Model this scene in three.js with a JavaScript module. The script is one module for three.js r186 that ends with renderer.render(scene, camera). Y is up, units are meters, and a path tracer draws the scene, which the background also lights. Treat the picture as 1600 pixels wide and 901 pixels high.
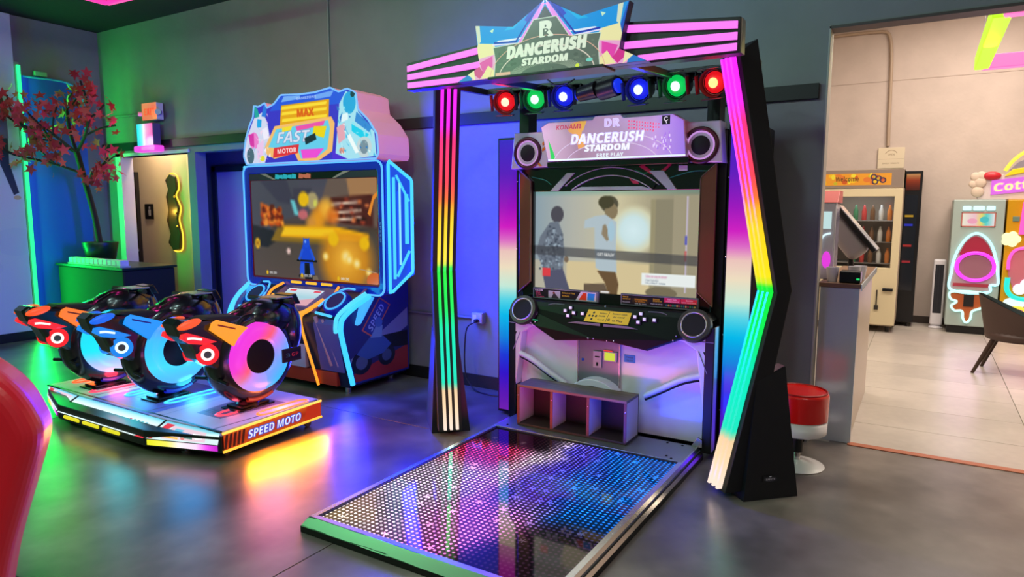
import * as THREE from 'three';
import { RoundedBoxGeometry } from 'three/addons/geometries/RoundedBoxGeometry.js';
import { mergeGeometries } from 'three/addons/utils/BufferGeometryUtils.js';
import { RectAreaLightUniformsLib } from 'three/addons/lights/RectAreaLightUniformsLib.js';

// ------------------------------------------------------------------ camera, lights, exposure
const scene = new THREE.Scene();
scene.background = new THREE.Color(0x000000);
const camera = new THREE.PerspectiveCamera(46.28, 1600 / 901, 0.05, 60);
camera.position.set(0, 1.6, 0);
camera.rotation.set(-0.117548, 0.546979, 0.002518, 'YXZ');
camera.focus = 4.7;
camera.userData.fStop = 5.5;
const renderer = new THREE.WebGLRenderer({ antialias: true });
renderer.toneMapping = THREE.LinearToneMapping;
renderer.toneMappingExposure = 1.0;
renderer.shadowMap.enabled = true;
RectAreaLightUniformsLib.init();

function rectLight(name, w, h, from, to, color, intensity) {
  const l = new THREE.RectAreaLight(new THREE.Color(color), intensity, w, h);
  l.name = name; l.position.set(...from); l.lookAt(new THREE.Vector3(...to));
  scene.add(l); return l;
}
function pointLight(name, at, color, intensity, size = 1) {
  const l = new THREE.PointLight(new THREE.Color(color), intensity, 0, 2);
  l.name = name; l.position.set(...at); l.castShadow = true; l.shadow.radius = size; scene.add(l); return l;
}
// room lamps above and behind the camera (their fittings are built with the ceiling below)
const ROOM_LAMPS = [[-5.6, 3.66, 0.6, 1.5], [-0.5, 3.66, 1.3, 1.5], [1.6, 3.66, -1.2, 1.5]];
const SNACK_LAMPS = [[0.5, 4.28, -5.75, 1.2], [-0.9, 4.28, -7.2, 1.2], [1.4, 4.28, -7.4, 1.2], [0.6, 4.28, -9.6, 1.2]];
const ROOM_LAMP_POWER = 27, SNACK_LAMP_POWER = 33, CORRIDOR_POWER = 130, FRAME_POWER = 3.1;

// ------------------------------------------------------------------ helpers
let seed = 20240611;
const rnd = () => { seed = (seed * 1664525 + 1013904223) >>> 0; return seed / 4294967296; };
const rr = (a, b) => a + (b - a) * rnd();
const V = (x, y, z) => new THREE.Vector3(x, y, z);
const taken = new Map();
function numbered(n) { const k = taken.get(n) ?? 0; taken.set(n, k + 1); return k ? n + '_' + String(k).padStart(3, '0') : n; }
function thing(name, label, category, at = [0, 0, 0], group) {
  const o = new THREE.Group(); o.name = numbered(name); o.position.set(...at); scene.add(o);
  o.userData = { label, category }; if (group) o.userData.group = group;
  return o;
}
// geometry given in the parent's axes
function part(name, geo, mat, parent) {
  const m = new THREE.Mesh(geo, mat); m.name = name; parent.add(m); return m;
}
// geometry given in world axes, parent is an unrotated thing (or a part of one)
function wpart(name, geo, mat, parent) {
  let r = parent; while (r.parent && r.parent !== scene) r = r.parent;
  geo.translate(-r.position.x, -r.position.y, -r.position.z);
  return part(name, geo, mat, parent);
}
function single(name, label, category, geo, mat, at = [0, 0, 0], group) {
  const m = new THREE.Mesh(geo, mat); m.name = numbered(name); m.position.set(...at); scene.add(m);
  m.userData = { label, category }; if (group) m.userData.group = group; return m;
}
function struct(name, geo, mat, parent = scene) {
  const m = new THREE.Mesh(geo, mat); m.name = name; parent.add(m);
  if (parent === scene) m.userData = { kind: 'structure' };
  return m;
}
function box(w, h, d, x = 0, y = 0, z = 0, r = 0.004) {
  const g = r > 0 ? new RoundedBoxGeometry(w, h, d, 2, Math.min(r, w / 2.01, h / 2.01, d / 2.01)) : new THREE.BoxGeometry(w, h, d);
  g.translate(x, y, z); return g;
}
const bx = (x0, x1, y0, y1, z0, z1, r = 0.003) => box(Math.abs(x1 - x0), Math.abs(y1 - y0), Math.abs(z1 - z0), (x0 + x1) / 2, (y0 + y1) / 2, (z0 + z1) / 2, r);
function shapeOf(pts, holes = []) {
  const s = new THREE.Shape(pts.map(p => new THREE.Vector2(p[0], p[1])));
  for (const h of holes) s.holes.push(new THREE.Path(h.map(p => new THREE.Vector2(p[0], p[1]))));
  return s;
}
// polygon in xy, extruded from z0 (back) to z1 (front)
function prism(pts, z0, z1, bevel = 0, holes = []) {
  const g = new THREE.ExtrudeGeometry(shapeOf(pts, holes), { depth: z1 - z0 - 2 * bevel, bevelEnabled: bevel > 0, bevelSize: bevel, bevelThickness: bevel, bevelOffset: -bevel, bevelSegments: 2, curveSegments: 10 });
  g.translate(0, 0, z0 + bevel); return g;
}
// polygon given as (z, y), extruded along x
function sidePrism(pts, x0, x1, bevel = 0) {
  const g = prism(pts.map(([z, y]) => [-z, y]), x0, x1, bevel); g.rotateY(Math.PI / 2); return g;
}
// polygon given as (x, z), extruded along y
function topPrism(pts, y0, y1, bevel = 0) {
  const g = prism(pts.map(([x, z]) => [x, -z]), y0, y1, bevel); g.rotateX(-Math.PI / 2); return g;
}
function flat(pts, z, ub) { // flat print, uv over the box ub = [x0, x1, y0, y1]
  const g = new THREE.ShapeGeometry(shapeOf(pts)); uvBox(g, ub); g.translate(0, 0, z); return g;
}
function uvBox(g, [x0, x1, y0, y1]) {
  const p = g.attributes.position, u = g.attributes.uv;
  for (let i = 0; i < p.count; i++) u.setXY(i, (p.getX(i) - x0) / (x1 - x0), (p.getY(i) - y0) / (y1 - y0));
  return g;
}
function tube(pts, r, closed = false, seg = 0, rs = 8, straight = false) {
  const v = pts.map(p => V(...p));
  let c;
  if (straight) { c = new THREE.CurvePath(); for (let i = 0; i < v.length - 1 + (closed ? 1 : 0); i++) c.add(new THREE.LineCurve3(v[i], v[(i + 1) % v.length])); }
  else c = new THREE.CatmullRomCurve3(v, closed, 'centripetal');
  return new THREE.TubeGeometry(c, seg || v.length * 8, r, rs, closed);
}
function rod(a, b, r, r2 = r, seg = 12) {
  const A = V(...a), B = V(...b), L = A.distanceTo(B), g = new THREE.CylinderGeometry(r2, r, L, seg);
  g.applyQuaternion(new THREE.Quaternion().setFromUnitVectors(V(0, 1, 0), B.clone().sub(A).normalize()));
  const m = A.add(B).multiplyScalar(0.5); g.translate(m.x, m.y, m.z); return g;
}
function bars(list, r) { return merge(list.map(([a, b]) => rod(a, b, r))); }
function merge(list) { return mergeGeometries(list.map(g => { const h = g.index ? g.toNonIndexed() : g; for (const k of Object.keys(h.attributes)) if (!['position', 'normal', 'uv'].includes(k)) h.deleteAttribute(k); return h; })); }
function lathe(pts, seg = 40) { return new THREE.LatheGeometry(pts.map(p => new THREE.Vector2(p[0], p[1])), seg); }
// quad from four corners a (lower left), b (lower right), c (upper right), d (upper left), uv 0..1
function quad(a, b, c, d) {
  const g = new THREE.BufferGeometry();
  g.setAttribute('position', new THREE.Float32BufferAttribute([...a, ...b, ...c, ...d], 3));
  g.setAttribute('uv', new THREE.Float32BufferAttribute([0, 0, 1, 0, 1, 1, 0, 1], 2));
  g.setIndex([0, 1, 2, 0, 2, 3]); g.computeVertexNormals(); return g;
}
function ringFlat(r0, r1, z, seg = 40) { const g = new THREE.RingGeometry(r0, r1, seg); g.translate(0, 0, z); return g; }

// materials
const std = (color, roughness = 0.6, metalness = 0, extra = {}) => new THREE.MeshPhysicalMaterial({ color, roughness, metalness, ...extra });
const glow = (color, k = 1, extra = {}) => new THREE.MeshStandardMaterial({ color: 0x111111, roughness: 0.4, emissive: color, emissiveIntensity: k, ...extra });
function canvas(w, h, draw) {
  const c = document.createElement('canvas'); c.width = w; c.height = h; const x = c.getContext('2d'); draw(x, w, h);
  const t = new THREE.CanvasTexture(c); t.colorSpace = THREE.SRGBColorSpace; t.anisotropy = 8; return t;
}
function soften(c, k) { // halve step by step, then double back
  const w = c.canvas.width, h = c.canvas.height; let src = c.canvas, a = w, b = h; const n = Math.max(1, Math.round(Math.log2(k)));
  const step = (p, q) => { const t = document.createElement('canvas'); t.width = p; t.height = q; const x = t.getContext('2d'); x.imageSmoothingEnabled = true; x.imageSmoothingQuality = 'high'; x.drawImage(src, 0, 0, p, q); src = t; };
  const sizes = []; for (let i = 0; i < n; i++) { sizes.push([a, b]); a = Math.ceil(a / 2); b = Math.ceil(b / 2); step(a, b); }
  for (let i = n - 1; i > 0; i--) step(...sizes[i]);
  c.imageSmoothingEnabled = true; c.imageSmoothingQuality = 'high'; c.drawImage(src, 0, 0, w, h);
}
const lit = (tex, k = 1, extra = {}) => new THREE.MeshStandardMaterial({ color: 0x0a0a0a, roughness: 0.3, emissive: 0xffffff, emissiveMap: tex, emissiveIntensity: k, ...extra });
const printed = (tex, roughness = 0.4, extra = {}) => new THREE.MeshPhysicalMaterial({ map: tex, roughness, ...extra });
function poly(c, pts, fill) { c.fillStyle = fill; c.beginPath(); pts.forEach((p, i) => i ? c.lineTo(p[0], p[1]) : c.moveTo(p[0], p[1])); c.closePath(); c.fill(); }
function line(c, pts, stroke, w, close = false) { c.strokeStyle = stroke; c.lineWidth = w; c.beginPath(); pts.forEach((p, i) => i ? c.lineTo(p[0], p[1]) : c.moveTo(p[0], p[1])); if (close) c.closePath(); c.stroke(); }
function blob(c, x, y, rx, ry, fill, rot = 0) { c.fillStyle = fill; c.beginPath(); c.ellipse(x, y, rx, ry, rot, 0, 7); c.fill(); }
function words(c, s, x, y, size, fill, o = {}) { // o.w fits a width, o.skew slants, o.rot turns
  c.save(); c.translate(x, y); if (o.rot) c.rotate(o.rot); if (o.skew) c.transform(1, 0, -o.skew, 1, 0, 0);
  c.font = (o.style ?? 'bold ') + size + 'px ' + (o.font ?? 'sans-serif'); c.textAlign = o.align ?? 'left'; c.textBaseline = o.base ?? 'middle';
  if (o.w) c.scale(o.w / c.measureText(s).width, 1);
  if (o.stroke) { c.lineJoin = 'round'; c.strokeStyle = o.stroke; c.lineWidth = o.lw ?? size / 6; c.strokeText(s, 0, 0); }
  c.fillStyle = fill; c.fillText(s, 0, 0); c.restore();
}
function vgrad(c, x, y, w, h, stops) { const g = c.createLinearGradient(0, y, 0, y + h); for (const [t, k] of stops) g.addColorStop(t, k); c.fillStyle = g; c.fillRect(x, y, w, h); }
// value noise
function makeNoise(s) {
  const n = 256, t = new Float32Array(n * n); let q = s; for (let i = 0; i < n * n; i++) { q = (q * 1664525 + 1013904223) >>> 0; t[i] = q / 4294967296; }
  return (x, y, per = 256) => {
    const xi = Math.floor(x), yi = Math.floor(y), fx = x - xi, fy = y - yi, u = fx * fx * (3 - 2 * fx), v = fy * fy * (3 - 2 * fy);
    const m = a => ((a % per) + per) % per, g = (a, b) => t[m(a) + n * m(b)];
    return (g(xi, yi) * (1 - u) + g(xi + 1, yi) * u) * (1 - v) + (g(xi, yi + 1) * (1 - u) + g(xi + 1, yi + 1) * u) * v;
  };
}
function noiseTex(size, fn, srgb = true) {
  const d = new Uint8Array(size * size * 4);
  for (let y = 0; y < size; y++) for (let x = 0; x < size; x++) { const c = fn(x / size, y / size), i = (y * size + x) * 4; d[i] = c[0]; d[i + 1] = c[1]; d[i + 2] = c[2]; d[i + 3] = 255; }
  const t = new THREE.DataTexture(d, size, size); t.magFilter = THREE.LinearFilter; t.minFilter = THREE.LinearMipmapLinearFilter; t.generateMipmaps = true;
  t.wrapS = t.wrapT = THREE.RepeatWrapping; if (srgb) t.colorSpace = THREE.SRGBColorSpace; t.needsUpdate = true; return t;
}
const NZ = makeNoise(77), NZ2 = makeNoise(991);
const fbm = (n, u, v, f, oct = 5) => { let a = 0, k = 0.5, s = 0; for (let i = 0; i < oct; i++) { a += k * n(u * f, v * f, f); s += k; k *= 0.5; f *= 2; } return a / s; };
// uv in metres from positions, by the way each face points
function uvMetres(g, scale = 1) {
  const h = g.index ? g.toNonIndexed() : g, p = h.attributes.position, n = h.attributes.normal, u = new Float32Array(p.count * 2);
  for (let i = 0; i < p.count; i++) {
    const ax = Math.abs(n.getX(i)), ay = Math.abs(n.getY(i)), az = Math.abs(n.getZ(i));
    const [a, b] = ay >= ax && ay >= az ? [p.getX(i), -p.getZ(i)] : ax >= az ? [p.getZ(i), p.getY(i)] : [p.getX(i), p.getY(i)];
    u[2 * i] = a * scale; u[2 * i + 1] = b * scale;
  }
  h.setAttribute('uv', new THREE.BufferAttribute(u, 2)); return h;
}

// ------------------------------------------------------------------ surfaces
const concreteMap = noiseTex(512, (u, v) => {
  const a = fbm(NZ, u, v, 4, 6), b = fbm(NZ2, u, v, 16, 4), s = 100 + 62 * (a - 0.5) * 2 + 30 * (b - 0.5) * 2;
  return [s * 1.02, s * 0.955, s * 0.9];
});
const concreteRough = noiseTex(256, (u, v) => { const a = fbm(NZ2, u, v, 4, 5), s = 80 + 44 * (a - 0.5); return [s, s, s]; }, false);
const concrete = new THREE.MeshPhysicalMaterial({ map: concreteMap, roughnessMap: concreteRough, roughness: 1, ior: 1.62, specularIntensity: 1 });
const paintMap = noiseTex(256, (u, v) => { const a = fbm(NZ, u, v, 8, 5), s = 236 + 22 * (a - 0.5); return [s, s, s]; });
const paintBump = noiseTex(256, (u, v) => { const a = fbm(NZ2, u, v, 64, 2), s = 255 * a; return [s, s, s]; }, false);
const paint = (color, rough = 0.7) => new THREE.MeshPhysicalMaterial({ color, map: paintMap, bumpMap: paintBump, bumpScale: 0.0012, roughness: rough });
const greyWall = paint(0x8a8c90, 0.62), darkCeil = paint(0x1c1e20, 0.9), warmWall = paint(0xd9c8bc, 0.75), beigeWall = paint(0xcdb99a, 0.7);
const black = std(0x0b0b0d, 0.42), blackGloss = std(0x08080a, 0.14, 0, { clearcoat: 0.6, clearcoatRoughness: 0.1 }), blackMatte = std(0x0d0d10, 0.75), darkMetal = std(0x1a1a1d, 0.4, 0.7);
const white = std(0xe4e2e8, 0.35), steel = std(0xb9bcc0, 0.28, 1), chrome = std(0xd8d8d8, 0.12, 1), lavWhite = std(0xdcd6ea, 0.3);
const glassPane = new THREE.MeshPhysicalMaterial({ color: 0xffffff, roughness: 0.02, transmission: 1, thickness: 0, ior: 1.45 });

// ------------------------------------------------------------------ the room
const XL = -9.3, XR = 3.2, ZB = -4.93, ZF = 3.4, H = 3.84, TH = 0.14;
{ // floor: concrete slabs between saw cuts
  const sub = struct('floor', topPrism([[XL - 0.2, ZF + 0.2], [XR + 0.2, ZF + 0.2], [XR + 0.2, ZB - TH], [XL - 0.2, ZB - TH]], -0.12, -0.012), std(0x2a2827, 0.9));
  const xs = [XL, -5.6, -2.335, XR], zs0 = [ZB - TH, -3.77, -1.25, 1.27, ZF];
  for (let i = 0; i < xs.length - 1; i++) for (let j = 0, zs = i < 2 ? zs0 : [ZB - TH, 0.6, ZF]; j < zs.length - 1; j++)
    part('slab', uvMetres(bx(xs[i] + 0.003, xs[i + 1] - 0.003, -0.012, 0, zs[j] + 0.003, zs[j + 1] - 0.003, 0.0015), 0.31), concrete, sub);
}
{ // back wall with two doorways and the wide opening to the snack room
  const W = [[XL - TH, 0], [-8.98, 0], [-8.98, 2.25], [-7.5, 2.25], [-7.5, 0], [-7.36, 0], [-7.36, 2.25], [-6.2, 2.25], [-6.2, 0], [-0.6, 0], [-0.6, 2.775], [2.6, 2.775], [2.6, 0], [XR + TH, 0], [XR + TH, H + 0.7], [XL - TH, H + 0.7]];
  struct('wall_back', uvMetres(prism(W, ZB - TH, ZB), 0.5), greyWall);
  struct('wall_left', uvMetres(bx(XL - TH, XL, 0, H, ZB, ZF, 0), 0.5), greyWall);
  struct('wall_right', uvMetres(bx(XR, XR + TH, 0, H, ZB, ZF, 0), 0.5), greyWall);
  struct('wall_front', uvMetres(bx(XL - TH, XR + TH, 0, H, ZF, ZF + TH, 0), 0.5), greyWall);
  struct('ceiling', uvMetres(bx(XL - TH, XR + TH, H, H + 0.12, ZB, ZF + TH, 0), 0.5), darkCeil);
  struct('trim_1', bx(XL, -0.645, 2.322, 2.42, ZB, ZB + 0.028), std(0x0c0c0e, 0.5));
  struct('baseboard_back', merge([bx(-6.2, -0.62, 0, 0.115, ZB, ZB + 0.014), bx(-7.5, -7.36, 0, 0.115, ZB, ZB + 0.014)]), std(0x0e0e10, 0.5));
  struct('baseboard_left', bx(XL, XL + 0.014, 0, 0.11, ZB, -3.94), std(0x0e0e10, 0.5));
  // corner guard of the opening and the lintel edge
  struct('trim_2', merge([bx(-0.606, -0.594, 0, 2.779, ZB - TH - 0.004, ZB + 0.006, 0.002)]), std(0xa8a49c, 0.5));
  struct('trim_3', bx(-0.606, 2.606, 2.757, 2.775, ZB - TH - 0.004, ZB + 0.006, 0.002), std(0x4a4240, 0.5));
  struct('trim_4', bx(-0.36, 2.6, -0.004, 0.006, ZB - TH + 0.0, ZB - TH + 0.065, 0.002), std(0xb0603c, 0.45)); // threshold strip
  // doorway to the corridor: white jamb, beige walls
  struct('trim_5', merge([bx(-9.02, -8.9, 0, 2.29, ZB - TH, ZB + 0.02), bx(-9.02, -7.46, 2.25, 2.29, ZB - TH, ZB + 0.02)]), std(0xd6d2da, 0.5));
  struct('wall_corridor', merge([bx(-11, -8.28, 0, 2.9, -5.62, -5.5, 0), topPrism([[-7.5, ZB - TH], [-7.42, ZB - TH], [-8.28, -5.6], [-8.4, -5.5]], 0, 2.9), bx(-11.1, -11, 0, 2.9, -5.62, ZB - TH, 0)]), beigeWall);
  struct('ceiling_corridor', bx(-11.1, -7.4, 2.9, 3.0, -5.62, ZB - TH, 0), paint(0xcfc8bc));
  struct('floor_corridor', bx(-11.1, -5.9, -0.12, 0, -5.9, ZB - TH, 0), std(0x6a625a, 0.5));
  struct('wall_alcove', merge([bx(-8.28, -6.0, 0, 2.6, -5.7, -5.6, 0), bx(-6.2, -6.1, 0, 2.6, -5.6, ZB - TH, 0), bx(-8.2, -6.1, 2.5, 2.6, -5.6, ZB - TH, 0)]), greyWall);
}
{ // doors: a lavender-white one in the alcove, a dark one standing open in the corridor
  const d = struct('door_1', bx(-7.85, -6.9, 0.01, 2.06, -5.6, -5.55), std(0xcfc9e2, 0.45));
  part('door_frame', merge([bx(-7.93, -7.85, 0, 2.13, -5.6, -5.53), bx(-6.9, -6.82, 0, 2.13, -5.6, -5.53), bx(-7.93, -6.82, 2.06, 2.13, -5.6, -5.53)]), std(0x24303a, 0.5), d);
  part('door_handle', rod([-7.02, 1.0, -5.55], [-7.02, 1.0, -5.49], 0.02), steel, d);
  const e = struct('door_2', bx(-9.66, -9.52, 0.01, 2.1, -5.49, -5.44), std(0x17130f, 0.4));
  part('door_handle', rod([-9.55, 1.0, -5.44], [-9.55, 1.0, -5.38], 0.02), steel, e);
}
{ // ceiling lamps of the room, out of frame
  for (const [x, y, z, w] of ROOM_LAMPS) {
    const o = thing('ceiling_panel_light', 'slim white ceiling panel lamp out of view above the arcade floor', 'ceiling light', [x, y, z], 'panel lamps over the arcade floor');
    part('housing', box(w + 0.06, 0.05, 0.36, 0, 0.03, 0), std(0x303236, 0.5), o);
    part('hanger', merge([rod([-w / 3, 0.05, 0], [-w / 3, H - y, 0], 0.004), rod([w / 3, 0.05, 0], [w / 3, H - y, 0], 0.004)]), darkMetal, o);
    part('light_diffuser', box(w, 0.01, 0.3, 0, 0, 0), glow(0xdfeee6, 1.0), o);
    rectLight('panel_lamp', w, 0.3, [x, y - 0.012, z], [x, 0, z], 0xffeedd, ROOM_LAMP_POWER);
  }
}

// ------------------------------------------------------------------ snack room
const SZ = -11.15, SH = 4.4;
{
  const sub = struct('floor_snack', bx(-3, 4.2, -0.12, -0.008, SZ, ZB - TH, 0), std(0x8d8478, 0.9));
  const tm = [0, 1, 2].map(k => { const t = noiseTex(128, (u, v) => { const a = fbm(NZ, u + k * 0.37, v, 4, 5), b = fbm(NZ2, u, v + k * 0.21, 32, 2), s = 186 + k * 5 + 26 * (a - 0.5) + 10 * (b - 0.5); return [s, s * 0.955, s * 0.9]; }); return new THREE.MeshPhysicalMaterial({ map: t, roughness: 0.3 }); });
  const xs = []; for (let x = 0.73 - 3.6; x < 4.3; x += 1.2) xs.push(x); const zs = []; for (let z = ZB - TH + 0.065; z > SZ; z -= 0.605) zs.push(z);
  const x0 = -3, g0 = 0.0025;
  for (let i = -1; i < xs.length; i++) for (let j = 0; j < zs.length; j++) {
    const a = i < 0 ? x0 : xs[i], b = i + 1 < xs.length ? xs[i + 1] : 4.2, c = zs[j], d = j + 1 < zs.length ? zs[j + 1] : SZ;
    if (b - a < 0.05 || c - d < 0.05) continue;
    part('tile', uvMetres(bx(a + g0, b - g0, -0.008, rr(-0.0004, 0.0004), d + g0, c - g0, 0.001), 0.8), tm[Math.floor(rnd() * 3)], sub);
  }
  struct('wall_snack_far', uvMetres(merge([bx(-3, 4.2, 0, 3.396, SZ - 0.12, SZ, 0), bx(-3, 4.2, 3.404, SH, SZ - 0.12, SZ, 0), bx(-3, 4.2, 3.3, 3.45, SZ - 0.12, SZ - 0.008, 0)]), 0.5), warmWall);
  struct('wall_snack_left', uvMetres(bx(-3.12, -3, 0, SH, SZ - 0.12, ZB - TH, 0), 0.5), warmWall);
  struct('wall_snack_right', uvMetres(bx(4.2, 4.32, 0, SH, SZ - 0.12, ZB - TH, 0), 0.5), warmWall);
  struct('ceiling_snack', bx(-3.12, 4.32, SH, SH + 0.12, SZ - 0.12, ZB - TH, 0), paint(0xd8d0c4));
  struct('wall_snack_near', merge([bx(3.2, 4.32, 0, SH, ZB - TH, ZB, 0), bx(-3.12, 4.32, 4.0, SH + 0.12, ZB - TH - 0.02, ZB - TH, 0)]), warmWall);
  struct('baseboard_snack', bx(-3, 4.2, 0, 0.1, SZ, SZ + 0.014), std(0x3a302a, 0.5));
  for (const [x, y, z, w] of SNACK_LAMPS) {
    const o = thing('snack_ceiling_light', 'warm white ceiling panel lamp out of view over the snack room', 'ceiling light', [x, y, z], 'panel lamps over the snack room');
    part('housing', box(w + 0.06, 0.1, 0.66, 0, 0.065, 0), white, o);
    part('light_diffuser', box(w, 0.012, 0.6, 0, 0.006, 0), glow(0xffe2c4, 1.4), o);
    rectLight('snack_lamp', w, 0.6, [x, y - 0.006, z], [x, 0, z], 0xfff0e2, SNACK_LAMP_POWER);
  }
}

// ==================================================================== dance game machine
const XC = -1.84;
const S2 = Math.SQRT1_2;
const PINK = 0xff8cff;
{
  const D = thing('dance_game_machine', 'large dance arcade cabinet with rainbow light gate, star header and wide video screen', 'arcade machine', [XC, 0, -4.4]);
  const X = (g, z = 0) => { g.translate(XC, 0, z); return g; };   // from cabinet-centred x to world x
  const P = (name, g, m, parent = D) => wpart(name, X(g), m, parent);
  // ---- cabinet body
  P('cabinet_body', merge([bx(-0.76, 0.76, 0.06, 2.1, -4.86, -4.36, 0.01), bx(-0.76, -0.7, 0.04, 0.86, -4.4, -4.22, 0.006), bx(0.7, 0.76, 0.04, 0.86, -4.4, -4.22, 0.006)]), black);
  P('foot', merge([bx(-0.7, -0.6, 0, 0.06, -4.8, -4.7), bx(0.6, 0.7, 0, 0.06, -4.8, -4.7), bx(-0.7, -0.6, 0, 0.06, -4.45, -4.38), bx(0.6, 0.7, 0, 0.06, -4.45, -4.38)]), darkMetal);
  // ---- side light panels: one colour wash from violet over cream to blue
  const washTex = canvas(8, 512, (c, w, h) => vgrad(c, 0, 0, w, h, [[0, '#3c22c8'], [0.12, '#5a18c0'], [0.24, '#a010c0'], [0.31, '#d21cc4'], [0.36, '#e070c8'], [0.40, '#f0c8c0'], [0.46, '#f2e2c4'], [0.53, '#c8eedc'], [0.58, '#58d8ea'], [0.64, '#00bcee'], [0.72, '#0a86e0'], [0.79, '#1c38d8'], [0.86, '#3414cc'], [0.93, '#5a18b8'], [1, '#7020b0']]));
  const washMat = lit(washTex, 0.95, { roughness: 0.12 });
  for (const s of [-1, 1]) {
    const f = P('side_panel', bx(s * 0.765, s * 0.945, 0.02, 2.125, -4.84, -4.365, 0.004), black);
    const g = quad([s > 0 ? 0.778 : -0.932, 0.04, -4.362], [s > 0 ? 0.932 : -0.778, 0.04, -4.362], [s > 0 ? 0.932 : -0.778, 2.11, -4.362], [s > 0 ? 0.778 : -0.932, 2.11, -4.362]);
    P('light_panel', g, washMat, f);
    P('panel_screw', merge([0.3, 0.8, 1.3, 1.8].map(y => { const q = new THREE.SphereGeometry(0.006, 8, 6); q.translate(s * 0.772, y, -4.362); return q; })), chrome, f);
    for (const [y, col, k] of [[1.85, 0x4a20d0, 1.6], [1.4, 0xe020c0, 1.6], [1.05, 0xffe0c0, 1.4], [0.7, 0x00b8f0, 1.8], [0.28, 0x3818d0, 2.2]])
      rectLight('side_panel_light', 0.15, 0.38, [XC + s * 0.855, y, -4.352], [XC + s * 0.855, y, 0], col, k);
  }
  // ---- screen
  const scr = canvas(1216, 720, (c) => {
    const gr = c.createLinearGradient(0, 0, 1216, 0); gr.addColorStop(0, '#8fa3ae'); gr.addColorStop(0.25, '#b5b6ac'); gr.addColorStop(0.55, '#cfc6a2'); gr.addColorStop(0.75, '#a89f84'); gr.addColorStop(1, '#8c8470');
    c.fillStyle = gr; c.fillRect(0, 0, 1216, 720);
    const q = c.createRadialGradient(765, 270, 10, 765, 270, 190); q.addColorStop(0, '#d8f0f4'); q.addColorStop(0.45, '#cfe8ea'); q.addColorStop(0.75, '#d8d8b8'); q.addColorStop(1, 'rgba(207,198,162,0)'); c.fillStyle = q; c.fillRect(500, 0, 480, 560);
    c.fillStyle = '#9c9474'; c.fillRect(885, 60, 34, 660); c.fillStyle = '#8f8870'; c.fillRect(919, 60, 120, 660); c.fillStyle = '#a39a80'; c.fillRect(1039, 30, 177, 690);
    c.fillStyle = '#c9bdd6'; c.fillRect(1128, 40, 10, 640); c.fillStyle = '#4a50d0'; c.fillRect(1124, 300, 12, 60); c.fillStyle = '#d05050'; c.fillRect(1124, 400, 10, 70);
    c.fillStyle = '#d9c79a'; c.fillRect(0, 500, 885, 220); c.fillStyle = 'rgba(150,160,170,.5)'; c.fillRect(0, 420, 260, 300);
    // dancer in a checked shirt
    blob(c, 180, 165, 52, 60, '#4e4b55'); poly(c, [[120, 225], [190, 215], [225, 300], [240, 430], [230, 560], [120, 600], [60, 560], [10, 440], [40, 330]], '#6d7684');
    for (let i = 0; i < 160; i++) { const x = rr(30, 225), y = rr(245, 580); if (x > 220 - (y < 300 ? 60 : 0) || x < 110 - (y - 240) * 0.35) continue; c.fillStyle = ['#9fb0be', '#48505e', '#8593a2', '#5a6270'][i % 4]; c.fillRect(x, y, rr(10, 24), rr(8, 22)); }
    poly(c, [[60, 590], [230, 560], [290, 720], [90, 720]], '#55566e'); blob(c, 258, 490, 18, 24, '#7c6a58'); c.fillStyle = '#e04048'; c.fillRect(62, 560, 66, 62);
    // dancer in a pale tee shirt
    blob(c, 585, 92, 66, 58, '#55503f'); blob(c, 600, 140, 48, 56, '#8a7a5c'); blob(c, 560, 78, 58, 44, '#48432f');
    poly(c, [[480, 175], [560, 165], [640, 215], [640, 420], [650, 570], [560, 585], [490, 540], [478, 380], [475, 255], [395, 262], [400, 205]], '#b4c4cc');
    poly(c, [[540, 240], [560, 230], [600, 330], [570, 350], [530, 300]], '#93846c'); blob(c, 602, 280, 26, 70, '#a9c9da');
    poly(c, [[500, 560], [640, 565], [665, 650], [655, 720], [590, 720], [560, 640]], '#6c5338'); poly(c, [[400, 660], [560, 650], [590, 720], [400, 720]], '#6a5a4a');
    // caption band, card, captions
    c.save(); c.translate(0, 395); c.rotate(0.03); c.fillStyle = 'rgba(60,60,66,.62)'; c.fillRect(-20, 0, 1260, 66); words(c, 'GET READY', 565, 33, 30, '#f2f2ee', { align: 'center', w: 130 }); c.restore();
    c.fillStyle = '#eef4f2'; c.fillRect(830, 560, 370, 82); words(c, 'Select a song to dance', 860, 582, 22, '#c8407a', { w: 150, style: '' }); words(c, 'Press the button', 860, 608, 18, '#3a4a60', { w: 90, style: '' }); words(c, 'to start now', 860, 626, 16, '#3a4a60', { w: 140, style: '' });
    blob(c, 970, 690, 110, 40, '#7a7058'); c.fillStyle = '#f4f4f4'; c.fillRect(530, 704, 66, 12);
    vgrad(c, 0, 0, 1216, 40, [[0, 'rgba(90,160,150,.5)'], [1, 'rgba(90,160,150,0)']]); soften(c, 8);
  });
  const bz = P('screen_bezel', prism([[-0.7, 0.93], [0.7, 0.93], [0.7, 1.9], [-0.7, 1.9]], -4.36, -4.315, 0.006, [[[-0.605, 1.015], [0.605, 1.015], [0.605, 1.722], [-0.605, 1.722]]]), blackGloss);
  P('screen', quad([-0.605, 1.013, -4.345], [0.605, 1.013, -4.345], [0.605, 1.724, -4.345], [-0.605, 1.724, -4.345]), lit(scr, 0.92, { roughness: 0.1 }), bz);
  rectLight('dance_screen_light', 1.15, 0.66, [XC, 1.37, -4.312], [XC, 1.37, 0], 0xe8e4cc, 0.7);
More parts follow.
